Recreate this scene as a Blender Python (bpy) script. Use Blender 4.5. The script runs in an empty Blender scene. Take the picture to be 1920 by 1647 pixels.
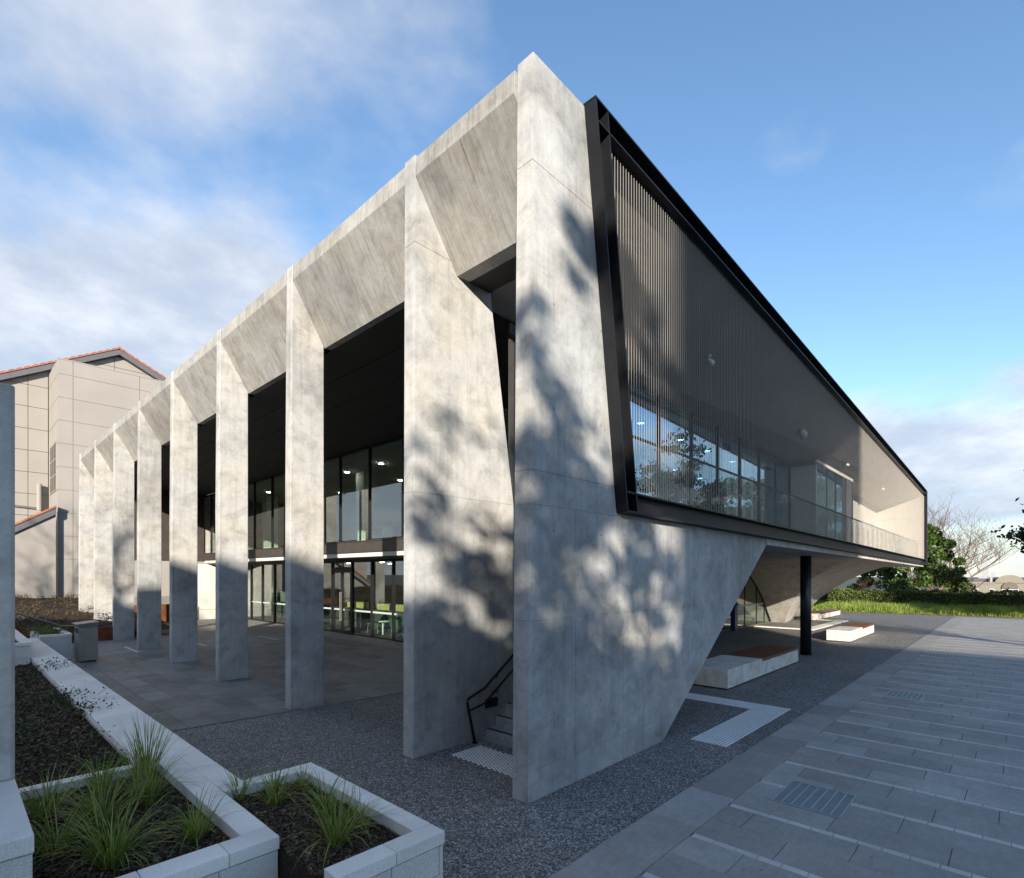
import bpy, math, random
import numpy as np
from mathutils import Vector
random.seed(7); rng = np.random.default_rng(11)
SC = bpy.context.scene
COL = SC.collection
rad = math.radians

# ------------------------------------------------------------------ camera
cam_d = bpy.data.cameras.new('camera'); cam = bpy.data.objects.new('camera', cam_d); COL.objects.link(cam)
cam.location = (-4.360, -3.891, 2.5)
cam.rotation_euler = (rad(90), 0, -math.atan2(.72595, .68774))
cam_d.sensor_fit = 'HORIZONTAL'; cam_d.sensor_width = 36; cam_d.lens = 1007 / 1920 * 36
cam_d.shift_y = (1077 - 823.5) / 1920
cam_d.clip_start = .05; cam_d.clip_end = 4000
SC.camera = cam

# ------------------------------------------------------------------ light
SUN = Vector((-1, -.957, .38)).normalized()
SUN_EL = math.asin(SUN.z); SUN_AZ = math.atan2(SUN.x, SUN.y)
sd = bpy.data.lights.new('sun', 'SUN'); so = bpy.data.objects.new('sun', sd); COL.objects.link(so)
sd.energy = 4.3; sd.angle = rad(.53); sd.color = (1, .91, .77)
so.rotation_euler = SUN.to_track_quat('Z', 'Y').to_euler()
so.location = (-30, -30, 30)

W = bpy.data.worlds.new('World'); SC.world = W; W.use_nodes = True
def build_world():
    nt = W.node_tree; N = nt.nodes; L = nt.links; N.clear()
    out = N.new('ShaderNodeOutputWorld'); bg = N.new('ShaderNodeBackground')
    bg.inputs['Strength'].default_value = .138
    sky = N.new('ShaderNodeTexSky'); sky.sky_type = 'NISHITA'; sky.sun_disc = False
    sky.sun_elevation = SUN_EL; sky.sun_rotation = SUN_AZ % (2 * math.pi)
    sky.air_density = 1.0; sky.dust_density = .25; sky.ozone_density = 2.2
    tc = N.new('ShaderNodeTexCoord'); sep = N.new('ShaderNodeSeparateXYZ'); L.new(tc.outputs['Generated'], sep.inputs[0])
    def m(op, a, b=None, c=None, clamp=False):
        n = N.new('ShaderNodeMath'); n.operation = op; n.use_clamp = clamp
        for i, v in enumerate((a, b, c)):
            if v is None: continue
            if isinstance(v, (int, float)): n.inputs[i].default_value = v
            else: L.new(v, n.inputs[i])
        return n.outputs[0]
    def ss(v, a, b):
        n = N.new('ShaderNodeMapRange'); n.interpolation_type = 'SMOOTHSTEP'
        L.new(v, n.inputs[0]); n.inputs[1].default_value = a; n.inputs[2].default_value = b
        return n.outputs[0]
    x, y, z = sep.outputs
    den = m('ADD', m('MAXIMUM', z, 0), .22)
    px = m('DIVIDE', x, den); py = m('DIVIDE', y, den)
    cmb = N.new('ShaderNodeCombineXYZ'); L.new(px, cmb.inputs[0]); L.new(py, cmb.inputs[1]); cmb.inputs[2].default_value = 3.7
    n1 = N.new('ShaderNodeTexNoise'); L.new(cmb.outputs[0], n1.inputs['Vector'])
    n1.inputs['Scale'].default_value = 1.05; n1.inputs['Detail'].default_value = 9; n1.inputs['Roughness'].default_value = .53; n1.inputs['Distortion'].default_value = .15
    n2 = N.new('ShaderNodeTexNoise'); L.new(cmb.outputs[0], n2.inputs['Vector'])
    n2.inputs['Scale'].default_value = 2.3; n2.inputs['Detail'].default_value = 6; n2.inputs['Roughness'].default_value = .6
    # the cloud bank lies over the left of the street (towards +Y), the rest of the sky carries scattered small clouds
    az = m('SUBTRACT', m('MULTIPLY', y, .66), m('MULTIPLY', x, .75))
    bank = ss(az, -.10, .42)
    low = m('SUBTRACT', 1, ss(z, .1, .75))
    cov = m('ADD', n1.outputs[0], m('MULTIPLY', bank, m('ADD', .10, m('MULTIPLY', low, .24))))
    rt = ss(m('SUBTRACT', m('MULTIPLY', x, .95), m('MULTIPLY', y, .2)), .45, .95)
    hz = m('MULTIPLY', ss(z, .02, .1), m('SUBTRACT', 1, ss(z, .2, .36)))
    cov = m('ADD', cov, m('MULTIPLY', m('MULTIPLY', rt, hz), .21))
    dens = m('MULTIPLY', ss(cov, .53, .71), ss(z, -.02, .03))
    shade = ss(m('ADD', n2.outputs[0], m('MULTIPLY', dens, -.12)), .28, .62)
    ccol = N.new('ShaderNodeMix'); ccol.data_type = 'RGBA'; L.new(shade, ccol.inputs[0])
    ccol.inputs[6].default_value = (2.05, 2.3, 2.75, 1); ccol.inputs[7].default_value = (3.35, 3.42, 3.55, 1)
    mix = N.new('ShaderNodeMix'); mix.data_type = 'RGBA'
    L.new(m('MULTIPLY', dens, .9), mix.inputs[0]); L.new(sky.outputs[0], mix.inputs[6]); L.new(ccol.outputs[2], mix.inputs[7])
    hazef = m('MULTIPLY', m('SUBTRACT', 1, ss(z, -.02, .22)), .72)
    hm = N.new('ShaderNodeMix'); hm.data_type = 'RGBA'; L.new(hazef, hm.inputs[0]); L.new(mix.outputs[2], hm.inputs[6]); hm.inputs[7].default_value = (2.1, 2.45, 2.95, 1)
    hs = N.new('ShaderNodeHueSaturation'); hs.inputs['Saturation'].default_value = 1.06; hs.inputs['Value'].default_value = .93; L.new(hm.outputs[2], hs.inputs['Color'])
    L.new(hs.outputs[0], bg.inputs[0]); L.new(bg.outputs[0], out.inputs[0])
build_world()
SC.view_settings.view_transform = 'Standard'; SC.view_settings.look = 'None'
SC.view_settings.gamma = 1; SC.view_settings.exposure = 1.2
try: SC.view_settings.use_curve_mapping = False
except Exception: pass
SC.render.engine = 'CYCLES'
SC.cycles.max_bounces = 8; SC.cycles.transparent_max_bounces = 24; SC.cycles.use_denoising = True
SC.cycles.caustics_reflective = False; SC.cycles.caustics_refractive = False

# ------------------------------------------------------------------ materials
class NT:
    def __init__(s, name):
        s.m = bpy.data.materials.new(name); s.m.use_nodes = True
        s.nt = s.m.node_tree; s.N = s.nt.nodes; s.L = s.nt.links
        s.b = s.N['Principled BSDF']; s.out = s.N['Material Output']
        s.pos = None
    def P(s):
        if s.pos is None: s.pos = s.N.new('ShaderNodeNewGeometry')
        return s.pos.outputs['Position']
    def noise(s, scale, detail=4, rough=.55, sc=None, dist=0, off=0):
        v = s.P()
        if sc or off:
            mp = s.N.new('ShaderNodeMapping'); s.L.new(v, mp.inputs[0])
            mp.inputs['Scale'].default_value = sc or (1, 1, 1); mp.inputs['Location'].default_value = (off, off * 1.3, off * .7); v = mp.outputs[0]
        n = s.N.new('ShaderNodeTexNoise'); s.L.new(v, n.inputs['Vector'])
        n.inputs['Scale'].default_value = scale; n.inputs['Detail'].default_value = detail
        n.inputs['Roughness'].default_value = rough; n.inputs['Distortion'].default_value = dist
        return n.outputs[0]
    def vor(s, scale, out='Distance'):
        n = s.N.new('ShaderNodeTexVoronoi'); s.L.new(s.P(), n.inputs['Vector']); n.inputs['Scale'].default_value = scale
        return n.outputs[out]
    def ramp(s, v, pts):
        r = s.N.new('ShaderNodeValToRGB'); s.L.new(v, r.inputs[0]); e = r.color_ramp.elements
        while len(e) < len(pts): e.new(.5)
        for i, (p, c) in enumerate(pts):
            e[i].position = p; e[i].color = (*c, 1) if hasattr(c, '__len__') else (c, c, c, 1)
        return r.outputs[0]
    def mul(s, a, b, fac=1.0):
        n = s.N.new('ShaderNodeMix'); n.data_type = 'RGBA'; n.blend_type = 'MULTIPLY'; n.inputs[0].default_value = fac
        for i, v in ((6, a), (7, b)):
            if isinstance(v, tuple): n.inputs[i].default_value = (*v, 1)
            else: s.L.new(v, n.inputs[i])
        return n.outputs[2]
    def mix(s, f, a, b):
        n = s.N.new('ShaderNodeMix'); n.data_type = 'RGBA'
        if isinstance(f, (int, float)): n.inputs[0].default_value = f
        else: s.L.new(f, n.inputs[0])
        for i, v in ((6, a), (7, b)):
            if isinstance(v, tuple): n.inputs[i].default_value = (*v, 1)
            else: s.L.new(v, n.inputs[i])
        return n.outputs[2]
    def math(s, op, a, b):
        n = s.N.new('ShaderNodeMath'); n.operation = op
        for i, v in enumerate((a, b)):
            if isinstance(v, (int, float)): n.inputs[i].default_value = v
            else: s.L.new(v, n.inputs[i])
        return n.outputs[0]
    def bump(s, h, strength=.3, dist=.01):
        n = s.N.new('ShaderNodeBump'); n.inputs['Strength'].default_value = strength; n.inputs['Distance'].default_value = dist
        s.L.new(h, n.inputs['Height']); s.L.new(n.outputs[0], s.b.inputs['Normal'])
    def rnd(s):
        n = s.N.new('ShaderNodeObjectInfo'); return n.outputs['Random']
    def island(s):
        if s.pos is None: s.P()
        return s.pos.outputs['Random Per Island']
    def fin(s, col, rough=.8, metal=0, spec=.4):
        if isinstance(col, tuple): s.b.inputs['Base Color'].default_value = (*col, 1)
        else: s.L.new(col, s.b.inputs['Base Color'])
        if isinstance(rough, (int, float)): s.b.inputs['Roughness'].default_value = rough
        else: s.L.new(rough, s.b.inputs['Roughness'])
        s.b.inputs['Metallic'].default_value = metal; s.b.inputs['Specular IOR Level'].default_value = spec
        return s.m

def concrete(name, base, streak=1.0, board=0.0, blotch=1.0, slope=False):
    t = NT(name)
    b = t.ramp(t.noise(.55, 6, .6, off=2.1), [(.3, 1 - .26 * blotch), (.5, .95), (.72, 1.08)])
    st_sc = (5, 5, .22)
    if slope:
        sp_ = t.N.new('ShaderNodeSeparateXYZ'); t.L.new(t.P(), sp_.inputs[0]); cb = t.N.new('ShaderNodeCombineXYZ')
        t.L.new(t.math('MULTIPLY', sp_.outputs[1], 14), cb.inputs[0])
        t.L.new(t.math('SUBTRACT', t.math('MULTIPLY', sp_.outputs[0], .35), t.math('MULTIPLY', sp_.outputs[2], .6)), cb.inputs[1])
        ns = t.N.new('ShaderNodeTexNoise'); t.L.new(cb.outputs[0], ns.inputs['Vector']); ns.inputs['Scale'].default_value = 1.6; ns.inputs['Detail'].default_value = 6; ns.inputs['Roughness'].default_value = .7
        base = t.mul(base, t.ramp(ns.outputs[0], [(.3, .66), (.5, .98), (.75, 1.12)]))
        streak = .15
    s1 = t.ramp(t.noise(2.4, 6, .65, sc=st_sc), [(.32, 1 - .28 * streak), (.5, 1.0), (.75, 1.06)])
    s2 = t.ramp(t.noise(1.2, 5, .6, sc=(1.1, 1.1, 9), off=5), [(.35, .975), (.6, 1.01)])
    md = t.ramp(t.noise(2.6, 7, .68, dist=.5, off=21), [(.3, .68), (.5, .98), (.72, 1.14)])
    f = t.ramp(t.noise(38, 4, .7), [(.25, .86), (.5, 1), (.8, 1.06)])
    fd = t.ramp(t.noise(9, 8, .75, dist=.8, off=31), [(.3, .87), (.5, 1), (.7, 1.06)])
    spk = t.ramp(t.noise(6.0, 9, .8, sc=(1, 1, 1.6), off=41), [(.58, (1, 1, 1)), (.68, (.80, .805, .81)), (.8, (.7, .705, .71))])
    c = t.mul(t.mul(t.mul(t.mul(t.mul(t.mul(t.mul(base, b), s1), s2), f), md), fd), spk, .8)
    # warm and cool staining, small dark air holes
    w = t.ramp(t.noise(.9, 5, .6, off=9), [(.4, (1.0, 1.0, 1.02)), (.65, (1.03, .985, .93))])
    c = t.mul(c, w)
    hole = t.ramp(t.vor(7.5), [(.0, .45), (.035, .55), (.05, 1)])
    c = t.mul(c, hole, .55)
    drip = t.ramp(t.noise(1.0, 5, .75, sc=(3.2, 3.2, .06), off=13), [(.60, (1, 1, 1)), (.72, (.72, .71, .70))])
    c = t.mul(c, drip, .5 * streak)
    h = t.math('ADD', t.noise(60, 5, .7), t.math('MULTIPLY', t.noise(1.6, 3, .5, sc=(3, 3, 1)), 2.0))
    if board:
        wv = t.N.new('ShaderNodeTexWave'); wv.wave_type = 'BANDS'; wv.bands_direction = 'X'; wv.wave_profile = 'SAW'
        mp = t.N.new('ShaderNodeMapping'); t.L.new(t.P(), mp.inputs[0]); mp.inputs['Rotation'].default_value = (0, 0, rad(45))
        t.L.new(mp.outputs[0], wv.inputs['Vector']); wv.inputs['Scale'].default_value = board
        wv.inputs['Distortion'].default_value = .6; wv.inputs['Detail'].default_value = 2
        bl = t.ramp(wv.outputs[1], [(.0, .80), (.05, 1), (.95, 1), (1, .86)]); c = t.mul(c, bl, .6)
    t.bump(h, .22, .006)
    return t.fin(c, .82, 0, .3)

M = {}
M['conc'] = concrete('fair faced concrete', (.405, .407, .40), .45, 0, 1.6)
M['panel'] = concrete('board marked concrete', (.34, .336, .322), 1.6, 0, 1.2, True)
M['vault'] = concrete('vault concrete', (.48, .455, .415), .6, 0, .6)
M['bench'] = concrete('bench concrete', (.62, .60, .55), .8, 0, .5)
M['pillar'] = concrete('pillar concrete', (.54, .51, .475), .5, 0, .8)
def simple(name, col, rough=.6, metal=0, var=.15, scale=3, bump=0, spec=.4, bscale=60):
    t = NT(name)
    c = t.mul(col, t.ramp(t.noise(scale, 5, .6), [(.3, 1 - var), (.7, 1 + var * .6)]))
    if bump: t.bump(t.noise(bscale, 4, .6), bump, .004)
    return t.fin(c, rough, metal, spec)
M['black'] = simple('black coated steel', (.012, .013, .016), .42, 0, .3, 2.0, spec=.22)
M['fascia'] = simple('bronze black beam', (.055, .046, .042), .5, 0, .2)
M['rod'] = simple('stainless rod', (.36, .335, .31), .5, .2, .1)
M['column'] = simple('black painted column', (.013, .014, .017), .35, 0, .2)
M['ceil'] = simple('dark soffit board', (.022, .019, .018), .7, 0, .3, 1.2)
M['soffit'] = simple('metal soffit sheet', (.26, .235, .215), .55, .0, .12, .8)
M['offwhite'] = simple('pale interior paint', (.62, .60, .55), .8, 0, .06)
M['endwall'] = simple('pale concrete lining', (.66, .62, .55), .75, 0, .10, 1.4, .1)
M['carpet'] = simple('interior floor', (.10, .09, .075), .9, 0, .2, 6)
M['brownwall'] = simple('timber wall', (.20, .14, .085), .6, 0, .25, 2)
M['birch'] = simple('birch cabinet', (.62, .48, .20), .5, 0, .1, 3)
M['green'] = simple('green chair shell', (.07, .15, .06), .5, 0, .1)
M['white'] = simple('white laminate', (.75, .75, .73), .4, 0, .05)
M['grey'] = simple('grey metal', (.22, .22, .23), .4, .6, .1)
M['desk'] = simple('dark desk', (.045, .04, .04), .5, 0, .2)
M['blue'] = simple('dark blue enamel', (.016, .028, .14), .3, 0, .1)
M['red'] = simple('red enamel', (.45, .03, .03), .4, 0, .1)
M['timber'] = simple('dark hardwood', (.15, .055, .028), .5, 0, .35, 9, .25)
M['coping'] = None
def stone(name, base, var=.12, vein=.3, sp=.15):
    t = NT(name)
    c = t.mul(base, t.ramp(t.noise(1.6, 6, .65, dist=.6), [(.3, 1 - var), (.7, 1 + var)]))
    c = t.mul(c, t.ramp(t.noise(3.0, 6, .7, sc=(.6, 2.4, 1), dist=.8), [(.56, (1, 1, 1)), (.64, (.80, .79, .78)), (.70, (1, 1, 1))]), vein)
    c = t.mul(c, t.ramp(t.noise(120, 3, .6), [(.25, 1 - sp * 1.5), (.6, 1 + sp * .4)]))
    c = t.mul(c, t.ramp(t.rnd(), [(0, .94), (1, 1.05)]))
    t.bump(t.noise(90, 4, .65), .25, .003)
    return t.fin(c, .75, 0, .35)
M['coping'] = stone('pale limestone coping', (.78, .73, .665))
M['block'] = stone('pale blockwork', (.62, .58, .53), .1, .15, .25)
def bluestone(name, base, rv=.25, rough=.62):
    t = NT(name)
    c = t.mul(base, t.ramp(t.rnd(), [(0, (1 - rv, 1 - rv, 1 - rv)), (.5, (1, .99, .97)), (1, (1 + rv, 1 + rv, 1 + rv * 1.1))]))
    c = t.mul(c, t.ramp(t.noise(1.1, 6, .65), [(.3, .82), (.7, 1.14)]))
    c = t.mul(c, t.ramp(t.noise(9, 5, .7, sc=(1, 2.2, 1)), [(.3, .86), (.7, 1.1)]))
    c = t.mul(c, t.ramp(t.noise(160, 2, .6), [(.3, .85), (.7, 1.1)]))
    c = t.mul(c, t.ramp(t.noise(.7, 4, .6, off=4), [(.6, (1, 1, 1)), (.75, (1.1, .95, .86))]), .6)
    t.bump(t.noise(70, 5, .7), .25, .003)
    return t.fin(c, t.ramp(t.noise(3, 4, .6), [(.3, rough - .1), (.7, rough + .12)]), 0, .45)
M['blue1'] = bluestone('bluestone plaza slab', (.325, .308, .288), .15)
M['blue2'] = bluestone('dark bluestone slab', (.205, .193, .18), .24)
M['blue3'] = bluestone('pale bluestone band', (.27, .27, .27), .08)
M['mortar'] = simple('mortar bed', (.17, .168, .165), .9, 0, .3, 20)
M['mortar2'] = simple('pale mortar bed', (.22, .21, .19), .9, 0, .3, 20)
M['sett'] = stone('pale granite sett', (.52, .50, .475), .14, .1, .3)
M['whiteband'] = stone('white stone band', (.72, .70, .66), .06, .1, .08)
M['tact'] = simple('stainless tactile', (.78, .77, .75), .5, .0, .06)
M['grate'] = simple('galvanised grate frame', (.42, .48, .48), .5, .4, .15)
M['gratefill'] = bluestone('grate infill', (.20, .235, .24), .05)
M['steel'] = simple('brushed stainless steel', (.27, .255, .235), .45, .7, .15, 2)
def corten():
    t = NT('weathering steel')
    c = t.ramp(t.noise(2.2, 7, .7), [(.3, (.06, .022, .012)), (.5, (.14, .048, .02)), (.72, (.26, .10, .04))])
    t.bump(t.noise(50, 4, .7), .2, .004); return t.fin(c, .85, 0, .2)
M['corten'] = corten()
def aggregate():
    t = NT('exposed aggregate')
    v = t.N.new('ShaderNodeTexVoronoi'); t.L.new(t.P(), v.inputs['Vector']); v.inputs['Scale'].default_value = 68
    hs = t.N.new('ShaderNodeSeparateColor'); t.L.new(v.outputs['Color'], hs.inputs[0])
    c = t.ramp(hs.outputs[0], [(.0, (.07, .066, .064)), (.35, (.15, .14, .135)), (.65, (.275, .257, .242)), (.9, (.47, .44, .415)), (1, (.65, .61, .57))])
    edge = t.ramp(v.outputs['Distance'], [(.25, 1), (.62, .45)])
    c = t.mul(c, edge, .75)
    c = t.mul(c, t.ramp(t.noise(.45, 6, .65), [(.3, .80), (.7, 1.15)]))
    c = t.mul(c, t.ramp(t.noise(4.5, 6, .7), [(.35, .86), (.7, 1.1)]))
    c = t.mul(c, t.ramp(t.noise(1.3, 7, .7, off=6, dist=1), [(.55, (1, 1, 1)), (.72, (.74, .73, .72))]))
    t.bump(v.outputs['Distance'], -.5, .008)
    return t.fin(c, .72, 0, .4)
M['agg'] = aggregate()
def soil():
    t = NT('bark mulch soil')
    c = t.ramp(t.noise(26, 6, .75), [(.3, (.018, .013, .010)), (.55, (.055, .038, .026)), (.75, (.12, .08, .05))])
    t.bump(t.noise(40, 5, .75), 1, .03); return t.fin(c, .95, 0, .2)
M['soil'] = soil()
def islandmat(name, cols, rough=.6, trans=.0, spec=.3):
    t = NT(name)
    c = t.ramp(t.island(), [(i / (len(cols) - 1), q) for i, q in enumerate(cols)])
    c = t.mul(c, t.ramp(t.noise(.8, 3, .5), [(.3, .75), (.7, 1.2)]))
    m = t.fin(c, rough, 0, spec)
    if trans:
        tr = t.N.new('ShaderNodeBsdfTranslucent'); t.L.new(c, tr.inputs[0])
        mx = t.N.new('ShaderNodeMixShader'); mx.inputs[0].default_value = trans
        t.L.new(t.b.outputs[0], mx.inputs[1]); t.L.new(tr.outputs[0], mx.inputs[2]); t.L.new(mx.outputs[0], t.out.inputs[0])
    return m
M['chip'] = islandmat('bark chips', [(.03, .022, .016), (.07, .048, .032), (.13, .085, .052), (.26, .17, .105)], .9)
M['blade'] = islandmat('tussock blades', [(.08, .13, .018), (.13, .19, .026), (.18, .25, .034), (.25, .28, .05), (.36, .31, .12)], .5, .25)
M['lawn'] = islandmat('lawn blades', [(.13, .21, .03), (.19, .29, .045), (.26, .35, .06), (.33, .36, .11)], .5, .3)
M['hedge'] = islandmat('hedge leaves', [(.045, .075, .016), (.10, .14, .028), (.16, .19, .04)], .5, .2)
M['leafdark'] = islandmat('evergreen leaves', [(.022, .05, .012), (.045, .09, .018), (.085, .14, .025), (.14, .18, .03)], .45, .2)
M['needle'] = islandmat('pine needles', [(.018, .032, .012), (.03, .05, .018), (.05, .072, .026)], .6, .15)
M['cover'] = islandmat('groundcover leaves', [(.014, .026, .010), (.03, .05, .016), (.05, .075, .025), (.16, .18, .11)], .5, .15)
M['litter'] = islandmat('fallen leaves', [(.30, .13, .03), (.36, .20, .06), (.20, .09, .03)], .7, .2)
M['bark'] = simple('grey brown bark', (.20, .15, .11), .9, 0, .3, 5, .4)
M['twig2'] = simple('grey brown twig', (.15, .105, .075), .9, 0, .2, 5)
M['twig'] = simple('reddish twig', (.24, .13, .085), .9, 0, .2, 5)
M['beige'] = simple('beige render panel', (.285, .262, .24), .85, 0, .07, .5, .06)
M['joint'] = simple('dark joint', (.20, .18, .165), .9, 0, .1)
M['tile'] = simple('orange roof tile', (.36, .13, .08), .8, 0, .25, 6)
M['gutter'] = simple('grey fascia board', (.105, .105, .115), .6, 0, .1)
M['frame'] = simple('brown window frame', (.16, .12, .10), .6, 0, .1)
M['farwall'] = simple('distant render', (.24, .22, .18), .85, 0, .1, .3)
M['farhaze'] = simple('distant hazed cladding', (.34, .34, .36), .8, 0, .05, .05)  # pale tone stands in for distance haze, put into the base colour
M['brick'] = simple('brown brick', (.20, .11, .075), .9, 0, .2, 1)
M['terrain'] = simple('asphalt and turf ground', (.075, .08, .06), .95, 0, .3, .4)
M['pave_terr'] = M['terrain']
def glass(name, tint, r0, rough=.0, refl=(1, 1, 1)):
    t = NT(name); t.N.remove(t.b)
    g = t.N.new('ShaderNodeBsdfGlossy'); g.inputs['Roughness'].default_value = rough; g.inputs[0].default_value = (*refl, 1)
    tr = t.N.new('ShaderNodeBsdfTransparent'); tr.inputs[0].default_value = (*tint, 1)
    t.P(); dp = t.N.new('ShaderNodeVectorMath'); dp.operation = 'DOT_PRODUCT'
    t.L.new(t.pos.outputs['Incoming'], dp.inputs[0]); t.L.new(t.pos.outputs['Normal'], dp.inputs[1])
    c = t.math('ABSOLUTE', dp.outputs['Value'], 0)
    f = t.math('ADD', r0, t.math('MULTIPLY', 1 - r0, t.math('POWER', t.math('SUBTRACT', 1, c), 5)))
    mx = t.N.new('ShaderNodeMixShader'); t.L.new(f, mx.inputs[0]); t.L.new(tr.outputs[0], mx.inputs[1]); t.L.new(g.outputs[0], mx.inputs[2])
    t.L.new(mx.outputs[0], t.out.inputs[0]); return t.m
M['glass'] = glass('clear green tinged glass', (.84, .93, .89), .14)
M['glass2'] = glass('coated glass', (.30, .42, .46), .62, 0, (.52, .80, 1.0))
M['glass3'] = glass('balustrade glass', (.96, .985, .97), .008)
M['darkpane'] = simple('dark window pane', (.05, .042, .04), .9, 0, .1)
def emit(name, col, s):
    t = NT(name); t.b.inputs['Base Color'].default_value = (.8, .8, .8, 1)
    t.b.inputs['Emission Color'].default_value = (*col, 1); t.b.inputs['Emission Strength'].default_value = s; return t.m
M['lamp'] = emit('lit downlight', (1, .95, .85), 20)
M['decal'] = simple('frosted teal strip', (.36, .46, .44), .6, 0, .05)
M['strip'] = simple('pale soffit edge', (.62, .60, .55), .6, 0, .05)

# ------------------------------------------------------------------ mesh helpers
class MB:
    def __init__(s): s.v = []; s.f = []
    def add(s, vs, fs):
        o = len(s.v); s.v += [tuple(map(float, p)) for p in vs]; s.f += [tuple(i + o for i in f) for f in fs]; return s
    def box(s, x0, x1, y0, y1, z0, z1):
        return s.add([(x0,y0,z0),(x1,y0,z0),(x1,y1,z0),(x0,y1,z0),(x0,y0,z1),(x1,y0,z1),(x1,y1,z1),(x0,y1,z1)],
                     [(3,2,1,0),(4,5,6,7),(0,1,5,4),(1,2,6,5),(2,3,7,6),(3,0,4,7)])
    def prism(s, poly, ax, a, b):
        n = len(poly)
        def pt(p, t): return {'x': (t, p[0], p[1]), 'y': (p[0], t, p[1]), 'z': (p[0], p[1], t)}[ax]
        vs = [pt(p, a) for p in poly] + [pt(p, b) for p in poly]
        fs = [tuple(range(n - 1, -1, -1)), tuple(range(n, 2 * n))] + [(i, (i + 1) % n, n + (i + 1) % n, n + i) for i in range(n)]
        return s.add(vs, fs)
    def hexa(s, p):  # 8 corner points, bottom 4 then top 4
        return s.add(p, [(3,2,1,0),(4,5,6,7),(0,1,5,4),(1,2,6,5),(2,3,7,6),(3,0,4,7)])
    def tube(s, pts, r, n=8, cap=True):
        pts = [Vector(p) for p in pts]; rs = r if hasattr(r, '__len__') else [r] * len(pts)
        rings = []
        for i, p in enumerate(pts):
            d = (pts[min(i + 1, len(pts) - 1)] - pts[max(i - 1, 0)]).normalized()
            a = d.cross(Vector((0, 0, 1)) if abs(d.z) < .95 else Vector((1, 0, 0))).normalized(); b = d.cross(a)
            rings.append([p + (a * math.cos(k * 2 * math.pi / n) + b * math.sin(k * 2 * math.pi / n)) * rs[i] for k in range(n)])
        vs = [q for g in rings for q in g]; fs = []
        for i in range(len(pts) - 1):
            for k in range(n): fs.append((i*n+k, i*n+(k+1)%n, (i+1)*n+(k+1)%n, (i+1)*n+k))
        if cap: fs += [tuple(range(n - 1, -1, -1)), tuple(range((len(pts)-1)*n, len(pts)*n))]
        return s.add(vs, fs)
    def build(s, name, mat, parent=None, smooth=False, bevel=0, loc=None):
        me = bpy.data.meshes.new(name); me.from_pydata(s.v, [], s.f); me.materials.append(mat); me.update()
        import bmesh
        if len(s.f) < 20000:
            bm = bmesh.new(); bm.from_mesh(me); bmesh.ops.recalc_face_normals(bm, faces=bm.faces); bm.to_mesh(me); bm.free()
        return place(name, me, parent, smooth, bevel, loc)
def world_loc(o):
    p = Vector((0, 0, 0))
    while o is not None: p = p + o.location; o = o.parent
    return p
def place(name, me, parent=None, smooth=False, bevel=0, loc=None):
    o = bpy.data.objects.new(name, me); COL.objects.link(o)
    if parent is not None:
        o.parent = parent; o.location = (Vector(loc) if loc else Vector((0, 0, 0))) - world_loc(parent)
    elif loc: o.location = loc
    if smooth:
        me.polygons.foreach_set('use_smooth', [True] * len(me.polygons))
    if bevel:
        b = o.modifiers.new('bevel', 'BEVEL'); b.width = bevel; b.segments = 2; b.limit_method = 'ANGLE'; b.angle_limit = rad(40)
    return o
def tag(o, label, cat, group=None):
    o['label'] = label; o['category'] = cat
    if group: o['group'] = group
    return o
def thing(name, label, cat, loc, group=None):
    o = bpy.data.objects.new(name, None); o.empty_display_size = .3; COL.objects.link(o); o.location = loc
    return tag(o, label, cat, group)
def struct(o): o['kind'] = 'structure'; return o
def stuff(o): o['kind'] = 'stuff'; return o
def raw(name, V, F, mat, parent=None, smooth=False):
    """V (n,3) array, F (m,k) array of one face size"""
    me = bpy.data.meshes.new(name); V = np.asarray(V, np.float32); F = np.asarray(F, np.int32); k = F.shape[1]
    me.vertices.add(len(V)); me.vertices.foreach_set('co', V.ravel())
    me.loops.add(F.size); me.loops.foreach_set('vertex_index', F.ravel())
    me.polygons.add(len(F)); me.polygons.foreach_set('loop_start', np.arange(0, F.size, k, dtype=np.int32))
    me.polygons.foreach_set('loop_total', np.full(len(F), k, np.int32))
    me.materials.append(mat); me.update(calc_edges=True); me.validate()
    return place(name, me, parent, smooth)
def lerp(a, b, t): return a + (b - a) * t
def interp(z, tab): return float(np.interp(z, [a for a, _ in tab], [b for _, b in tab]))
def clip(poly, x0, x1, z0, z1):
    def cut(P, f):
        out = []
        for i in range(len(P)):
            a, b = P[i], P[(i + 1) % len(P)]; fa, fb = f(a), f(b)
            if fa >= 0: out.append(a)
            if fa * fb < 0: t = fa / (fa - fb); out.append((a[0] + (b[0]-a[0])*t, a[1] + (b[1]-a[1])*t))
        return out
    for f in (lambda p: p[0]-x0, lambda p: x1-p[0], lambda p: p[1]-z0, lambda p: z1-p[1]):
        if len(poly) < 3: return []
        poly = cut(poly, f)
    return poly
def blocks(parent, name, mat, axis, const, a0, a1, z0, z1, la, lz, thick, gap=.005, stagger=True, bevel=.003):
    """courses of separate blocks on a vertical face; axis 'x' runs along x on plane y=const facing -y, axis 'y' runs along y on plane x=const facing -x"""
    nz = max(1, round((z1 - z0) / lz)); hz = (z1 - z0) / nz
    for r in range(nz):
        zz0 = z0 + r * hz + gap / 2; zz1 = z0 + (r + 1) * hz - gap / 2
        a = a0 - (la / 2 if (stagger and r % 2) else 0)
        while a < a1 - .02:
            p = max(a, a0) + gap / 2; q = min(a + la, a1) - gap / 2
            if q - p > .03:
                m = MB(); m.box(p, q, const, const + thick, zz0, zz1) if axis == 'x' else m.box(const, const + thick, p, q, zz0, zz1)
                m.build(name, mat, parent, bevel=bevel)
            a += la

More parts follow.
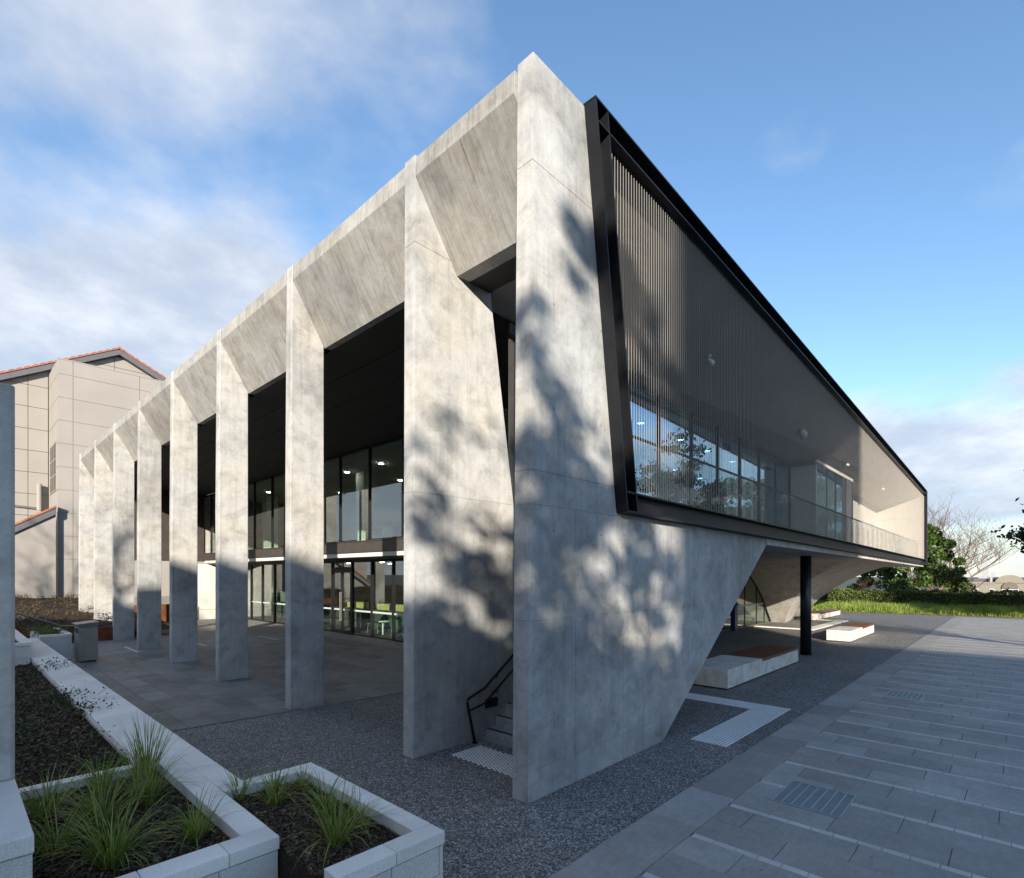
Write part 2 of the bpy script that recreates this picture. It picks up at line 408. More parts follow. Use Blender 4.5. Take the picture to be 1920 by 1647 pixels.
# ================================================================== SETTING
xs = [-1500, -200, 46, 62, 1500]; zs = [-.06, -.06, -.06, -4.0, -4.0]
m = MB()
for i in range(4):
    m.add([(xs[i], -1500, zs[i]), (xs[i+1], -1500, zs[i+1]), (xs[i+1], 1500, zs[i+1]), (xs[i], 1500, zs[i])], [(0, 1, 2, 3)])
struct(m.build('ground', M['terrain']))
m = MB(); m.prism([(-14, -14), (45, -14), (45, 6), (45, 34), (-14, 34)], 'z', -.05, 0)
struct(m.build('aggregate_plaza', M['agg']))

# --- bluestone plaza on the right: border band, courses split by pale sett lines
pav = MB(); pav.box(-6, 37.4, -14, -1.075, .001, .004)
pav = struct(pav.build('plaza_paving', M['mortar']))
def chamfer_slab():
    c = .006; v = []
    for z, i in ((-1, 0), (0, 0), (1, c)):
        zz = {-1: 0, 0: .011, 1: .015}[z]
        v += [(-.5 + i, -.5 + i, zz), (.5 - i, -.5 + i, zz), (.5 - i, .5 - i, zz), (-.5 + i, .5 - i, zz)]
    f = [(8, 9, 10, 11)]
    for k in range(2):
        for j in range(4): f.append((k*4+j, k*4+(j+1)%4, (k+1)*4+(j+1)%4, (k+1)*4+j))
    return v, f
SV, SF = chamfer_slab()
def slab_mesh(name, mat):
    me = bpy.data.meshes.new(name); me.from_pydata(SV, [], SF); me.materials.append(mat); me.update(); return me
def tile_at(me, name, parent, x0, x1, y0, y1, gap=.005, dz=0.):
    o = bpy.data.objects.new(name, me); COL.objects.link(o); o.parent = parent
    o.location = Vector(((x0+x1)/2, (y0+y1)/2, .002 + dz)); o.scale = (x1-x0-gap, y1-y0-gap, 1)
    return o
class Far(MB):
    def slab(s, x0, x1, y0, y1, gap=.007):
        cx, cy, lx, ly = (x0+x1)/2, (y0+y1)/2, x1-x0-gap, y1-y0-gap
        s.add([(cx + a*lx, cy + b*ly, .002 + c) for a, b, c in SV], SF)
me_slab = slab_mesh('paving_slab', M['blue1']); me_sett = slab_mesh('sett', M['sett'])
far = Far(); fsett = Far(); cnt = 0
stripes = [.50 + .918 * k for k in range(-5, 40)]
for i in range(-6, 40):                                   # border band
    x0 = -.2 + .92 * i; x1 = x0 + .92
    if x1 > 37.2: break
    if -2.0 < x1 < 15: tile_at(me_slab, 'paving_slab', pav, x0, x1, -1.60, -1.08); cnt += 1
    else: far.slab(x0, x1, -1.60, -1.08)
for k, s in enumerate(stripes[:-1]):
    if s > 36.5: break
    nxt = stripes[k + 1]
    half = (s + .085 + nxt) / 2
    for c, (a, b) in enumerate(((s + .085, half), (half, nxt))):
        y = -1.60; ly = .92; off = (.0, .41, .2, .63)[(2 * k + c) % 4]
        first = True
        while y > -13.5:
            y2 = y - (ly - off if first and off else ly); first = False
            near = -1.6 < a < 12.5 and y > -5.2 and cnt < 290
            if near: tile_at(me_slab, 'paving_slab', pav, a, b, y2, y, dz=random.uniform(-.001, .001)); cnt += 1
            else: far.slab(a, b, y2, y)
            y = y2
    y = -1.62
    while y > -13.5:                                      # pale setts laid end to end as a thin line
        y2 = y - random.uniform(.19, .21)
        if -1.2 < s < 4.4 and y > -4.7: tile_at(me_sett, 'sett', pav, s, s + .085, y2, y, .004)
        else: fsett.slab(s, s + .085, y2, y, .004)
        y = y2
stuff(far.build('distant_slabs', M['blue1'], pav)); stuff(fsett.build('distant_setts', M['sett'], pav))

# --- dark bluestone under the colonnade
cp = MB(); cp.prism([(-2.55, 5.95), (7.15, 5.15), (7.15, 29.2), (-2.55, 29.2)], 'z', .001, .004)
cp = struct(cp.build('colonnade_paving', M['mortar2']))
me_s2 = slab_mesh('paving_slab', M['blue2']); me_s3 = slab_mesh('paving_slab', M['blue3'])
far = Far(); far3 = Far(); cnt = 0
edge = lambda x: 5.95 - (x + 2.55) * .8 / 9.7
xx = -2.55; col = 0
while xx < 7.1:
    w = .455; y = edge(xx + w/2); y0 = y; first = True
    while y < 29.1:
        L_ = (.95, .62, .95, .78)[col % 4] if not first else (.95, .5, .72, .3)[(col * 3) % 4]; first = False
        y2 = min(y + L_, 29.1)
        for lo, hi in ((16.55, 18.4),):
            if y < lo < y2 and lo - y > .1: y2 = lo
            elif y < hi < y2: y2 = hi
        band = 16.5 <= y < 18.39
        if y2 - y > .04:
            if cnt < 250 and y < 15.5 and not band: tile_at(me_s2, 'paving_slab', cp, xx, xx + w, y, y2, .006, random.uniform(-.001, .001)); cnt += 1
            else: (far3 if band else far).slab(xx, xx + w, y, y2, .006)
        y = y2
    xx += w; col += 1
stuff(far.build('distant_slabs', M['blue2'], cp)); stuff(far3.build('pale_band_slabs', M['blue3'], cp))
for x in (-.13, 1.86, 4.32, 6.2):
    MB().box(x - .035, x + .035, 16.55, 18.35, .012, .021).build('guide_line', M['whiteband'], cp)

# ================================================================== THE CONCRETE BUILDING
B = thing('concrete_building', 'two storey concrete pavilion with deep fins, black framed balcony screen and vaulted undercroft', 'building', (0, 0, 0))
FT = .235
FINY = [2.08 + 3.757 * k for k in range(8)]
TOP = 8.2
# corner wall: cast panels proud of a core, split on the formwork joints
low = [(0.0, 0.0), (3.034, 0.0), (7.60, 3.16), (7.60, 3.252), (1.80, 3.309), (1.75, 3.27), (.035, 3.27)]
up = [(.035, 3.27), (1.80, 3.27), (1.07, 8.25), (.088, 8.25)]
cw = MB(); cw.prism([(p[0] + (.006 if p[0] < .2 else -.006), p[1]) for p in low], 'y', .006, FT - .002); cw.prism([(p[0] + (.006 if p[0] < .2 else -.006), p[1] - (.004 if p[1] > 8 else 0)) for p in up], 'y', .006, FT - .002)
cw = cw.build('corner_wall', M['conc'], B)
XJ = [-.1, .86, 1.92, 2.98, 4.1, 5.09, 6.14, 9]; ZJ = [-.1, .345, 1.985, 3.4]
for a, b in zip(XJ[:-1], XJ[1:]):
    for c, d in zip(ZJ[:-1], ZJ[1:]):
        p = clip(low, a + .0022, b - .0022, c + .0022, d - .0022)
        if len(p) > 2: MB().prism(p, 'y', 0, FT).build('cast_panel', M['conc'], cw, bevel=.0025)
for c, d in ((3.27, 3.65), (3.65, 7.06), (7.06, 9)):
    p = clip(up, -1, 9, c + .0022, d - .0022)
    if len(p) > 2: MB().prism(p, 'y', 0, FT).build('cast_panel', M['conc'], cw, bevel=.0025)
# tie holes
for x in (.45, 1.4, 2.45, 3.5, 4.6, 5.6):
    for z in (.9, 1.45, 2.5, 3.0, 4.4, 5.6):
        if (z < 3.1 and x < 3 + z * 1.4) or (z > 3.3 and x < 1.5):
            MB().tube([(x, -.0015, z), (x, .004, z)], .015, 10).build('tie_hole', M['joint'], cw)
# fin beside the stair, wider towards its foot
f2 = [(0, 0), (2.55, 0), (2.0, 3.5), (1.45, 6.9), (1.42, TOP), (0.03, TOP)]
fo = MB(); fo.prism([(p[0] + (.005 if p[0] < .2 else -.005), p[1]) for p in f2], 'y', FINY[0] + .006, FINY[0] + FT - .002); fo = fo.build('fin', M['conc'], B)
for a, b in ((-.1, .93), (.93, 9)):
    for c, d in ((-.1, .36), (.36, 3.62), (3.62, 7.02), (7.02, 9)):
        if a > 0 and c > 7: continue
        p = clip(f2, a + (.002 if c < 3.7 else -2 if a < 0 else .002), b - .002 if c < 7 else 9, c + .002, d - .002)
        if len(p) > 2: MB().prism(p, 'y', FINY[0], FINY[0] + FT).build('cast_panel', M['conc'], fo, bevel=.0025)
for y in FINY[1:]:
    MB().prism([(0, 0), (.65, 0), (.65, TOP), (.03, TOP), (0, 4)], 'y', y, y + FT).build('fin', M['conc'], B, bevel=.012)
# sloped parapet panels between the fins
ends = [FT] + [y + FT for y in FINY[:-1]]
for i, y1 in enumerate(FINY):
    y0 = ends[i]; d = .777 if i == 0 else .66
    pp = MB(); pp.prism([(.045, TOP - .03), (.034, 7.91), (d, 6.84), (1.0, 6.84), (1.0, TOP - .03)], 'y', y0 + .004, y1 - .004)
    pp.build('parapet_panel', M['panel'], B, bevel=.004)
    for k in range(1, 3 if i else 2):                       # formwork joint battens, cast lines down the slope
        yy = lerp(y0, y1, k / (3 if i else 2))
        MB().hexa([(.034-.003, yy-.004, 7.9), (d-.004, yy-.004, 6.85), (d-.004, yy+.004, 6.85), (.034-.003, yy+.004, 7.9),
                   (.05, yy-.004, 7.91), (d+.02, yy-.004, 6.86), (d+.02, yy+.004, 6.86), (.05, yy+.004, 7.91)]).build('cast_line', M['panel'], B)
MB().hexa([(1.0, FT+.004, 8.0), (32.3, FT+.004, 6.88), (32.3, 29, 6.88), (1.0, 29, 8.0), (1.0, FT+.004, 8.12), (32.3, FT+.004, 7.0), (32.3, 29, 7.0), (1.0, 29, 8.12)]).build('roof', M['conc'], B)
# colonnade ceiling boards
for k in range(5):
    x0 = (.78 if k == 0 else .66 + .97 * k); x1 = .66 + .97 * (k + 1) - .012
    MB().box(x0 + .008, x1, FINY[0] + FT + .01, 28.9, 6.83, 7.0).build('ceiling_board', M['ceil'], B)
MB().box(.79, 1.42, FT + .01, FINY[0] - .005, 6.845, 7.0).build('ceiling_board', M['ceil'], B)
# upper floor slab and its edge
UX = 5.5
MB().box(UX + .05, 31.9, 2.9, 29, 3.2, 3.45).build('upper_floor', M['carpet'], B)
MB().box(UX, UX + .12, 2.32, 29, 3.29, 3.62).build('edge_beam', M['fascia'], B)
MB().box(UX - .03, UX + .12, 2.32, 29, 3.625, 3.66).build('beam_cap', M['fascia'], B)
MB().box(UX - .03, UX + .12, 2.32, 29, 3.255, 3.285).build('beam_flange', M['fascia'], B)
MB().box(UX + .03, 7.4, 2.32, 29, 3.10, 3.25).build('undercroft_ceiling', M['strip'], B)
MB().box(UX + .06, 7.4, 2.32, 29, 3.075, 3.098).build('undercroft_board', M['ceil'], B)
# upper glazing
ym = [10.17 + 1.97 * k for k in range(-4, 10)]
for y in ym:
    MB().box(UX + .01, UX + .10, y - .035, y + .035, 3.66, 6.83).build('mullion', M['black'], B)
for a, b in zip(ym[:-1], ym[1:]):
    MB().box(UX + .05, UX + .062, a + .036, b - .036, 3.70, 6.76).build('glass_pane', M['glass'], B)
MB().box(UX + .01, UX + .11, 2.32, 29, 6.76, 6.829).build('glazing_head', M['black'], B)
# ground glazing and double door
GX = 7.15
ymg = [8.7, 10.17, 11.64, 13.10, 14.55, 16.04, 17.67, 19.1, 20.6, 22.1, 23.6, 25.1, 26.6, 28.1]
for y in ymg:
    MB().box(GX - .05, GX + .06, y - .05, y + .05, 0, 3.075).build('mullion', M['black'], B)
for a, b in zip(ymg[:-1], ymg[1:]):
    if a == 16.04: continue
    MB().box(GX, GX + .012, a + .051, b - .051, .08, 2.98).build('glass_pane', M['glass'], B)
    MB().box(GX - .006, GX - .002, a + .052, b - .052, .98, 1.05).build('decal_strip', M['decal'], B)
    MB().box(GX - .03, GX + .04, a + .051, b - .051, .0, .079).build('sill', M['black'], B)
MB().box(GX - .04, GX + .05, 8.7, 29, 2.981, 3.074).build('glazing_head', M['black'], B)
for a, b, h in ((16.09, 16.852, 16.80), (16.858, 17.62, 16.91)):
    d = MB(); d.box(GX-.03, GX+.03, a, a+.09, .01, 2.68); d.box(GX-.03, GX+.03, b-.09, b, .01, 2.68); d.box(GX-.03, GX+.03, a+.09, b-.09, .01, .16); d.box(GX-.03, GX+.03, a+.09, b-.09, 2.56, 2.68)
    d = d.build('door', M['black'], B)
    MB().box(GX-.004, GX+.008, a+.091, b-.091, .161, 2.559).build('door_glass', M['glass'], d)
    MB().box(GX-.010, GX-.006, a+.092, b-.092, .98, 1.05).build('decal_strip', M['decal'], d)
    MB().tube([(GX-.09, h, .55), (GX-.09, h, 1.75)], .018, 8).build('handle', M['steel'], d)
MB().box(GX-.04, GX+.05, 16.09, 17.62, 2.69, 2.79).build('door_head', M['black'], B)
MB().box(GX, GX+.012, 16.09, 17.62, 2.80, 2.98).build('glass_pane', M['glass'], B)
# end wall of the colonnade, lit by the sun
MB().box(5.2, 7.6, 28.75, 28.95, 0, 3.06).build('return_wall', M['offwhite'], B)
MB().box(5.19, 7.6, 28.735, 28.748, .55, .565).build('panel_joint', M['joint'], B)
MB().box(.66, 5.5, 28.9, 29.1, 3.2, 7.0).build('end_wall', M['fascia'], B)
# interior: floors, core walls, partitions
MB().box(7.2, 31.9, 5.7, 29, -.02, .014).build('ground_floor', M['carpet'], B)
MB().box(13.5, 13.7, 8.6, 29, .02, 3.08).build('core_wall', M['brownwall'], B)
MB().box(7.3, 13.4, 8.5, 8.7, .02, 3.08).build('partition', M['offwhite'], B)
MB().box(7.45, 13.7, 5.72, 29, 3.08, 3.195).build('ground_ceiling', M['offwhite'], B)
MB().box(5.62, 31.9, 2.35, 29, 6.72, 6.80).build('upper_ceiling', M['offwhite'], B)
MB().box(11.5, 11.7, 9.0, 29, 3.46, 6.7).build('core_wall', M['soffit'], B)
MB().box(12, 31.8, 8.5, 8.7, 3.46, 6.7).build('partition', M['offwhite'], B)
for y in (15.6, 20.4, 25.2):
    MB().box(7.4, 8.0, y, y + .6, 3.46, 6.7).build('inner_column', M['offwhite'], B)
for y in (12.2,):
    MB().box(8.2, 9.0, y, y + .25, 3.46, 6.7).build('partition', M['soffit'], B)
MB().box(8.9, 9.1, 5.7, 28.9, .015, .9).build('bulkhead', M['carpet'], B)
MB().box(31.9, 32.1, 2.4, 29, 3.25, 6.9).build('east_wall', M['conc'], B)
MB().box(1.2, 32.1, 28.98, 29.15, 3.25, 6.9).build('rear_wall', M['conc'], B)
MB().box(7.6, 32.1, 28.98, 29.15, 0, 3.24).build('rear_wall', M['conc'], B)
# ---- stair beside the corner wall
st = None
for k in range(19):
    x0 = 1.338 + .226 * k; z1 = .155 * (k + 1) - .02
    s = MB().box(x0, x0 + .5 if k < 18 else 7.0, FT + .01, FINY[0] - .005, max(0, z1 - .40), z1).build('step', M['conc'], B, bevel=.006)
    MB().box(x0 + .004, x0 + .055, FT + .03, FINY[0] - .02, z1 + .001, z1 + .006).build('nosing', M['black'], s)
MB().box(1.22, 1.335, FT + .02, FINY[0] - .01, 0, .03).build('threshold', M['blue3'], B)

# ---- balcony frame, screen and loggia
FY = -.174                                                  # front plane of the steel frame
zt = lambda x: 8.276 - (x - 1.03) * .0383                   # top and bottom edges fall slightly along the front
zb = lambda x: 3.313 - (x - 1.75) * .0095
XE = 32.5
lx = lambda z: lerp(1.03, 1.756, (8.276 - z) / 4.963)       # leaning left edge
FR = None
def bar(p, q, off, up, y0, y1, th=.022):
    """thin plate along x between p and q: p,q are (x,z), plate thickness downwards/upwards"""
    return MB().hexa([(p[0], y0, p[1]), (q[0], y0, q[1]), (q[0], y1, q[1]), (p[0], y1, p[1]),
                      (p[0], y0, p[1]+th*up), (q[0], y0, q[1]+th*up), (q[0], y1, q[1]+th*up), (p[0], y1, p[1]+th*up)])
fr = bar((lx(8.276), zt(1.03)), (XE, zt(XE)), 0, -1, FY, .30).build('balcony_frame', M['black'], B)
bar((lx(8.02)+.022, zt(1.05) - .26), (XE - .03, zt(XE) - .26), 0, -1, FY, .10).build('frame_plate', M['black'], fr)
bar((lx(3.3), zb(1.75)), (XE, zb(XE)), 0, 1, FY, .02).build('frame_plate', M['black'], fr)
bar((lx(3.56)+.022, zb(1.7) + .25), (XE - .03, zb(XE) + .25), 0, 1, FY, .25).build('frame_plate', M['black'], fr)
def lean(o0, o1, za, zc, y0, y1): return MB().hexa([(lx(zc)+o0, y0, zc), (lx(zc)+o1, y0, zc), (lx(zc)+o1, y1, zc), (lx(zc)+o0, y1, zc), (lx(za)+o0, y0, za), (lx(za)+o1, y0, za), (lx(za)+o1, y1, za), (lx(za)+o0, y1, za)])
lean(0, .022, 8.25, 3.336, FY + .002, .0).build('frame_plate', M['black'], fr)
lean(.255, .277, 8.24, 3.336, FY + .004, .24).build('frame_plate', M['black'], fr)
lean(.023, .254, 8.24, 3.336, -.012, -.002).build('frame_web', M['black'], fr)
bar((1.32, zt(1.32) - .026), (XE - .05, zt(XE) - .026), 0, -.233/.022, .0, .015).build('frame_web', M['black'], fr)
bar((2.02, zb(2.0) + .024), (XE - .05, zb(XE) + .024), 0, .225/.022, -.03, -.01).build('frame_web', M['black'], fr)
MB().hexa([(XE-.03, FY+.002, zb(XE)+.022), (XE+.25, FY+.002, zb(XE)+.02), (XE+.25, .3, zb(XE)+.02), (XE-.03, .3, zb(XE)+.022), (XE-.03, FY+.002, zt(XE)-.022), (XE+.25, FY+.002, zt(XE)-.022), (XE+.25, .3, zt(XE)-.022), (XE-.03, .3, zt(XE)-.022)]).build('frame_plate', M['black'], fr)
# concrete slab edge under the frame
sl = MB(); zs_ = lambda x: 3.118 - (x - 7.54) * .0085
sl.hexa([(7.5, -.02, zs_(7.5)), (XE, -.02, zs_(XE)), (XE, 6.0, zs_(XE)), (7.5, 6.0, zs_(7.5)), (7.5, -.02, zb(7.5)-.012), (XE, -.02, zb(XE)-.004), (XE, 6.0, 3.2), (7.5, 6.0, 3.2)])
sl.build('balcony_slab', M['vault'], B)
MB().hexa([(7.5, .0, zb(7.5)-.005), (XE-.05, .0, zb(XE)+.001), (XE-.05, 3, 3.21), (7.5, 3, 3.21), (7.5, .0, 3.46), (XE-.05, .0, 3.23), (XE-.05, 3, 3.24), (7.5, 3, 3.46)]).build('balcony_floor', M['soffit'], B)
# screen of thin rods: 300 separate, the rest as one
RY = -.055; rods = MB(); n = 0
me_rod = MB().tube([(0, 0, 0), (0, 0, 1)], .0034, 6)
rod_me = bpy.data.meshes.new('rod'); rod_me.from_pydata(me_rod.v, [], me_rod.f); rod_me.materials.append(M['rod'])
import bmesh
bm_ = bmesh.new(); bm_.from_mesh(rod_me); bmesh.ops.recalc_face_normals(bm_, faces=bm_.faces); bm_.to_mesh(rod_me); bm_.free()
scr = MB().box(2.03, XE - .06, RY - .03, RY + .03, 0, .02)
scr = MB(); scr.hexa([(2.04, RY-.03, zb(2)+.274), (XE-.06, RY-.03, zb(XE)+.274), (XE-.06, RY+.03, zb(XE)+.274), (2.04, RY+.03, zb(2)+.274), (2.04, RY-.03, zb(2)+.29), (XE-.06, RY-.03, zb(XE)+.29), (XE-.06, RY+.03, zb(XE)+.29), (2.04, RY+.03, zb(2)+.29)])
scr = scr.build('rod_screen', M['grey'], B)
x = 1.36
while x < XE - .08:
    z1 = zt(x) - .285; z0 = zb(x) + .292
    xin = lambda z: lx(z) + .285
    if x < xin(z0):                                          # starts where it clears the leaning plate
        zc = 8.276 - (x - .285 - 1.03) / .726 * 4.963; z0 = max(z0, zc + .01)
    if z1 - z0 > .1:
        if n < 300:
            o = bpy.data.objects.new('rod', rod_me); COL.objects.link(o); o.parent = scr; o.location = (x, RY, z0); o.scale = (1, 1, z1 - z0); n += 1
        else: rods.tube([(x, RY, z0), (x, RY, z1)], .0034, 6)
    x += .0685
stuff(rods.build('distant_rods', M['rod'], scr))
# loggia: sloping soffit, glazing, return, end wall
GY = 2.2
sz0 = lambda x: zt(x) - .30; sz1 = lambda x: 6.74 - (x - 1.7) * .0172
MB().hexa([(1.3, -.02, sz0(1.3)), (XE-.2, -.02, sz0(XE)), (XE-.2, GY+.1, sz1(XE)), (1.5, GY+.1, sz1(1.5)), (1.3, -.02, sz0(1.3)+.02), (XE-.2, -.02, sz0(XE)+.02), (XE-.2, GY+.1, sz1(XE)+.02), (1.5, GY+.1, sz1(1.5)+.02)]).build('loggia_soffit', M['soffit'], B)
mg = [2.0, 3.75, 5.40, 7.01, 8.70, 10.32, 11.95, 13.57, 15.17, 16.69]
for a in mg[1:]: MB().box(a - .022, a + .022, GY - .04, GY + .05, 3.3, sz1(a) - .01).build('mullion', M['black'], B)
for a, b in zip(mg[:-1], mg[1:]):
    if b < 5.5: MB().box(a + .023, b - .023, GY, GY + .04, 3.36, sz1(b) - .07).build('dark_infill', M['fascia'], B)  # dark panel added in place of glass so no bright sky mirrors here
    else: MB().box(a + .023, b - .023, GY, GY + .012, 3.36, sz1(b) - .07).build('glass_pane', M['glass2'], B)
MB().box(2.0, 16.69, GY - .02, GY + .06, sz1(16.7) - .10, sz1(16.7) - .03).build('glazing_head', M['black'], B)
BY = 1.335                                                   # projecting bay further along
MB().box(16.70, 16.78, BY, GY + .1, 3.25, sz1(16.7) - .12).build('bay_return', M['endwall'], B)
for a, b in ((16.80, 18.1), (18.14, 19.4), (19.44, 20.6)): MB().box(a, b, BY, BY + .012, 3.3, 6.42).build('glass_pane', M['glass2'], B)
for a in (18.12, 19.42): MB().box(a - .018, a + .018, BY - .02, BY + .03, 3.3, 6.42).build('mullion', M['black'], B)
MB().box(16.7, 22.3, BY - .03, BY + .05, 6.43, 6.55).build('glazing_head', M['endwall'], B)
for a in (20.62, 21.05, 22.2): MB().box(a, a + .09, BY - .03, BY + .05, 3.25, 6.43).build('door_frame', M['fascia'], B)
MB().box(21.14, 22.2, BY, BY + .03, 3.27, 6.42).build('balcony_door', M['grey'], B)
MB().box(22.3, XE - .25, 2.1, 2.2, 3.2, 6.5).build('loggia_wall', M['endwall'], B)
for k in range(3):
    z0, z1 = ((3.2, 4.35), (4.365, 5.55), (5.565, 7.2))[k]
    MB().hexa([(XE-.30, .02, z0), (XE-.24, .02, z0), (XE-.24, 2.098, z0), (XE-.30, 2.098, z0), (XE-.30, .02, min(z1, 6.76)), (XE-.24, .02, min(z1, 6.76)), (XE-.24, 2.098, min(z1, 6.22)), (XE-.30, 2.098, min(z1, 6.22))]).build('end_panel', M['endwall'], B)
# balustrade
zr = lambda x: 4.44 - (x - 2.3) * .0095
for a in np.arange(2.3, 31.9, 1.85):
    b = min(a + 1.83, 32.1)
    MB().hexa([(a, .10, zb(a)+.18), (b, .10, zb(b)+.18), (b, .112, zb(b)+.18), (a, .112, zb(a)+.18), (a, .10, zr(a)-.002), (b, .10, zr(b)-.002), (b, .112, zr(b)-.002), (a, .112, zr(a)-.002)]).build('balustrade_glass', M['glass3'], B)
MB().tube([(2.15, .106, zr(2.1)+.016), (32.15, .106, zr(32.1)+.016)], .022, 8).build('balustrade_rail', M['black'], B)
# soffit spot lamps
for x, y in ((7.0, 1.0), (13.8, 1.02), (19.6, 1.0), (26.3, .9)):
    z = lerp(sz0(x), sz1(x), (y + .02) / (GY + .12)) - .0
    t = thing('spot_lamp', {7.0: 'white adjustable spot lamp on the balcony soffit behind the rods nearest the corner wall', 13.8: 'white twin spot lamp with long shadow on the soffit above the glazing', 19.6: 'small white spot lamp on the sunlit soffit above the balcony door', 26.3: 'white spot lamp near the pale end wall of the balcony'}[x], 'lamp', (x, y, z), 'spot lamps on the balcony soffit')
    MB().tube([(x, y, z - .001), (x, y, z - .05)], .05, 12).build('base', M['white'], t)
    MB().tube([(x, y, z - .05), (x, y - .02, z - .12)], .012, 6).build('stem', M['white'], t)
    k_ = 1.7 if x == 13.8 else 1.0
    MB().tube([(x - .09 * k_, y - .02, z - .15), (x + .06 * k_, y - .05, z - .15 - .05 * k_)], [.045 * k_, .06 * k_], 14).build('head', M['white'], t, True)
    MB().tube([(x + .10 * k_, y + .06, z - .10), (x + .16 * k_, y + .0, z - .10 - .12 * k_)], [.04 * k_, .055 * k_], 14).build('head', M['white'], t, True)
# ---- vaulted undercroft: two barrels meeting on a groin
gB = [(-.05, 25.42), (0, 25.38), (.68, 24.70), (1.34, 24.05), (1.89, 23.30), (2.38, 22.45), (2.60, 22.0), (2.86, 21.0), (3.04, 20.3), (3.12, 19.2)]
gL = [(-.05, 4.96), (0, 4.94), (.63, 4.59), (1.25, 4.13), (1.70, 3.70), (2.26, 3.06), (2.58, 2.44), (2.86, 1.71), (3.04, .96), (3.12, .2)]
gR = [(-.05, 5.98), (0, 5.95), (.475, 5.555), (1.10, 4.97), (1.68, 4.25), (2.14, 3.555), (2.59, 2.66), (2.86, 1.95), (2.97, 1.5), (3.06, .6), (3.12, .1)]
lv = list(np.linspace(-.05, 1.6, 16)) + list(np.linspace(1.7, 3.12, 34))
va = MB(); nx = 10
for z in lv:
    for i in range(nx + 1):
        x0 = interp(z, gB); xx = lerp(x0, XE, i / nx); va.v.append((xx, lerp(interp(z, gL), interp(z, gR), (xx - x0) / (XE - x0)), z))
for a in range(len(lv) - 1):
    for i in range(nx): va.f.append((a*(nx+1)+i, a*(nx+1)+i+1, (a+1)*(nx+1)+i+1, (a+1)*(nx+1)+i))
vo = va.build('vault_leg', M['vault'], B, True)
vb = MB()
for z in lv:
    for y in (interp(z, gL), 5.62, 8.5): vb.v.append((interp(z, gB), y, z))
for a in range(len(lv) - 1):
    for i in range(2): vb.f.append((a*3+i, a*3+i+1, (a+1)*3+i+1, (a+1)*3+i))
vb.build('vault_side', M['vault'], B, True)
# solid end face of the vault leg
ve = MB(); poly = [(interp(z, gR), z) for z in lv] + [(29, 3.12), (29, -.05)]
ve.prism(poly, 'x', XE - .005, XE - .15); ve.build('end_wall', M['conc'], B)
# arched glazing behind
def arch(a, b, t):  # pane between x=a..b under the arch curve
    pts = [(a, .03), (b, .03)]
    zs2 = [z for z in lv if z > .03]
    top = [(x, float(np.interp(x, [interp(z, gB) for z in reversed(zs2)], list(reversed(zs2))))) for x in np.linspace(b, a, 8)]
    return [p for p in pts] + [(x, min(z, 3.05) - .03) for x, z in top if z > .07]
xa = [8.3, 10, 11.7, 13.4, 15.1, 16.8, 18.5, 20.2, 21.75, 23.3, 24.4, 25.25]
for a, b in zip(xa[:-1], xa[1:]):
    MB().prism(arch(a + .012, b - .012, 0), 'y', 5.62, 5.632).build('glass_pane', M['glass'], B)
for a in xa[:-1]:
    z = min(3.05, float(np.interp(a, [interp(q, gB) for q in reversed(lv)], list(reversed(lv)))))
    MB().box(a - .01, a + .01, 5.6, 5.65, .02, z - .02).build('mullion', M['black'], B)
tr = [(interp(z, gB) - .03, 5.60, z) for z in lv if .0 <= z < 3.05]
MB().tube(tr, .035, 6).build('arch_trim', M['black'], B)
MB().box(8.3, 25.2, 5.606, 5.612, .98, 1.05).build('decal_strip', M['decal'], B)
MB().box(8.3, 25.4, 5.57, 5.66, 0, .03).build('sill', M['steel'], B)
MB().box(9.2, 31.8, 11.8, 12.0, .02, 3.1).build('partition', M['offwhite'], B)
# black round column
c = MB().tube([(14.05, .965, 0), (14.05, .965, 3.08)], .155, 32); c.build('column', M['column'], B, True)
MB().tube([(14.05, .965, 0.001), (14.05, .965, .02)], .19, 32).build('base_plate', M['column'], B)

# ================================================================== LOOSE THINGS ON THE PLAZA
hr = thing('handrail', 'black steel double handrail climbing the stair beside the concrete fin', 'handrail', (1.0, 1.97, 0))
Yh = 1.97
sl_ = .155 / .226
MB().tube([(1.03, Yh, .0), (.88, Yh, .62), (.885, Yh, .66), (.91, Yh, .685), (.95, Yh, .695), (1.22, Yh, .78), (1.25, Yh, .80), (5.2, Yh, .80 + 3.95 * sl_)], .021, 10).build('top_rail', M['black'], hr, True)
MB().tube([(.915, Yh, .50), (1.22, Yh, .555), (1.25, Yh, .57), (5.2, Yh, .57 + 3.95 * sl_)], .018, 10).build('lower_rail', M['black'], hr, True)
for x in (1.5, 2.8, 4.2):
    for z0 in (.80, .57):
        z = z0 + (x - 1.25) * sl_
        MB().tube([(x, Yh, z - .01), (x, Yh, z - .06), (x, FINY[0] - .002, z - .06)], .009, 6).build('bracket', M['black'], hr)
MB().box(1.0, 1.06, Yh - .03, Yh + .03, 0, .012).build('foot_plate', M['black'], hr)
sl2 = thing('step_light', 'small black recessed step light on the fin beside the stair', 'light', (1.47, 2.07, .5))
MB().box(1.34, 1.60, 2.058, 2.079, .44, .58).build('housing', M['black'], sl2, bevel=.004)
MB().box(1.36, 1.58, 2.052, 2.057, .46, .50).build('louvre', M['column'], sl2)

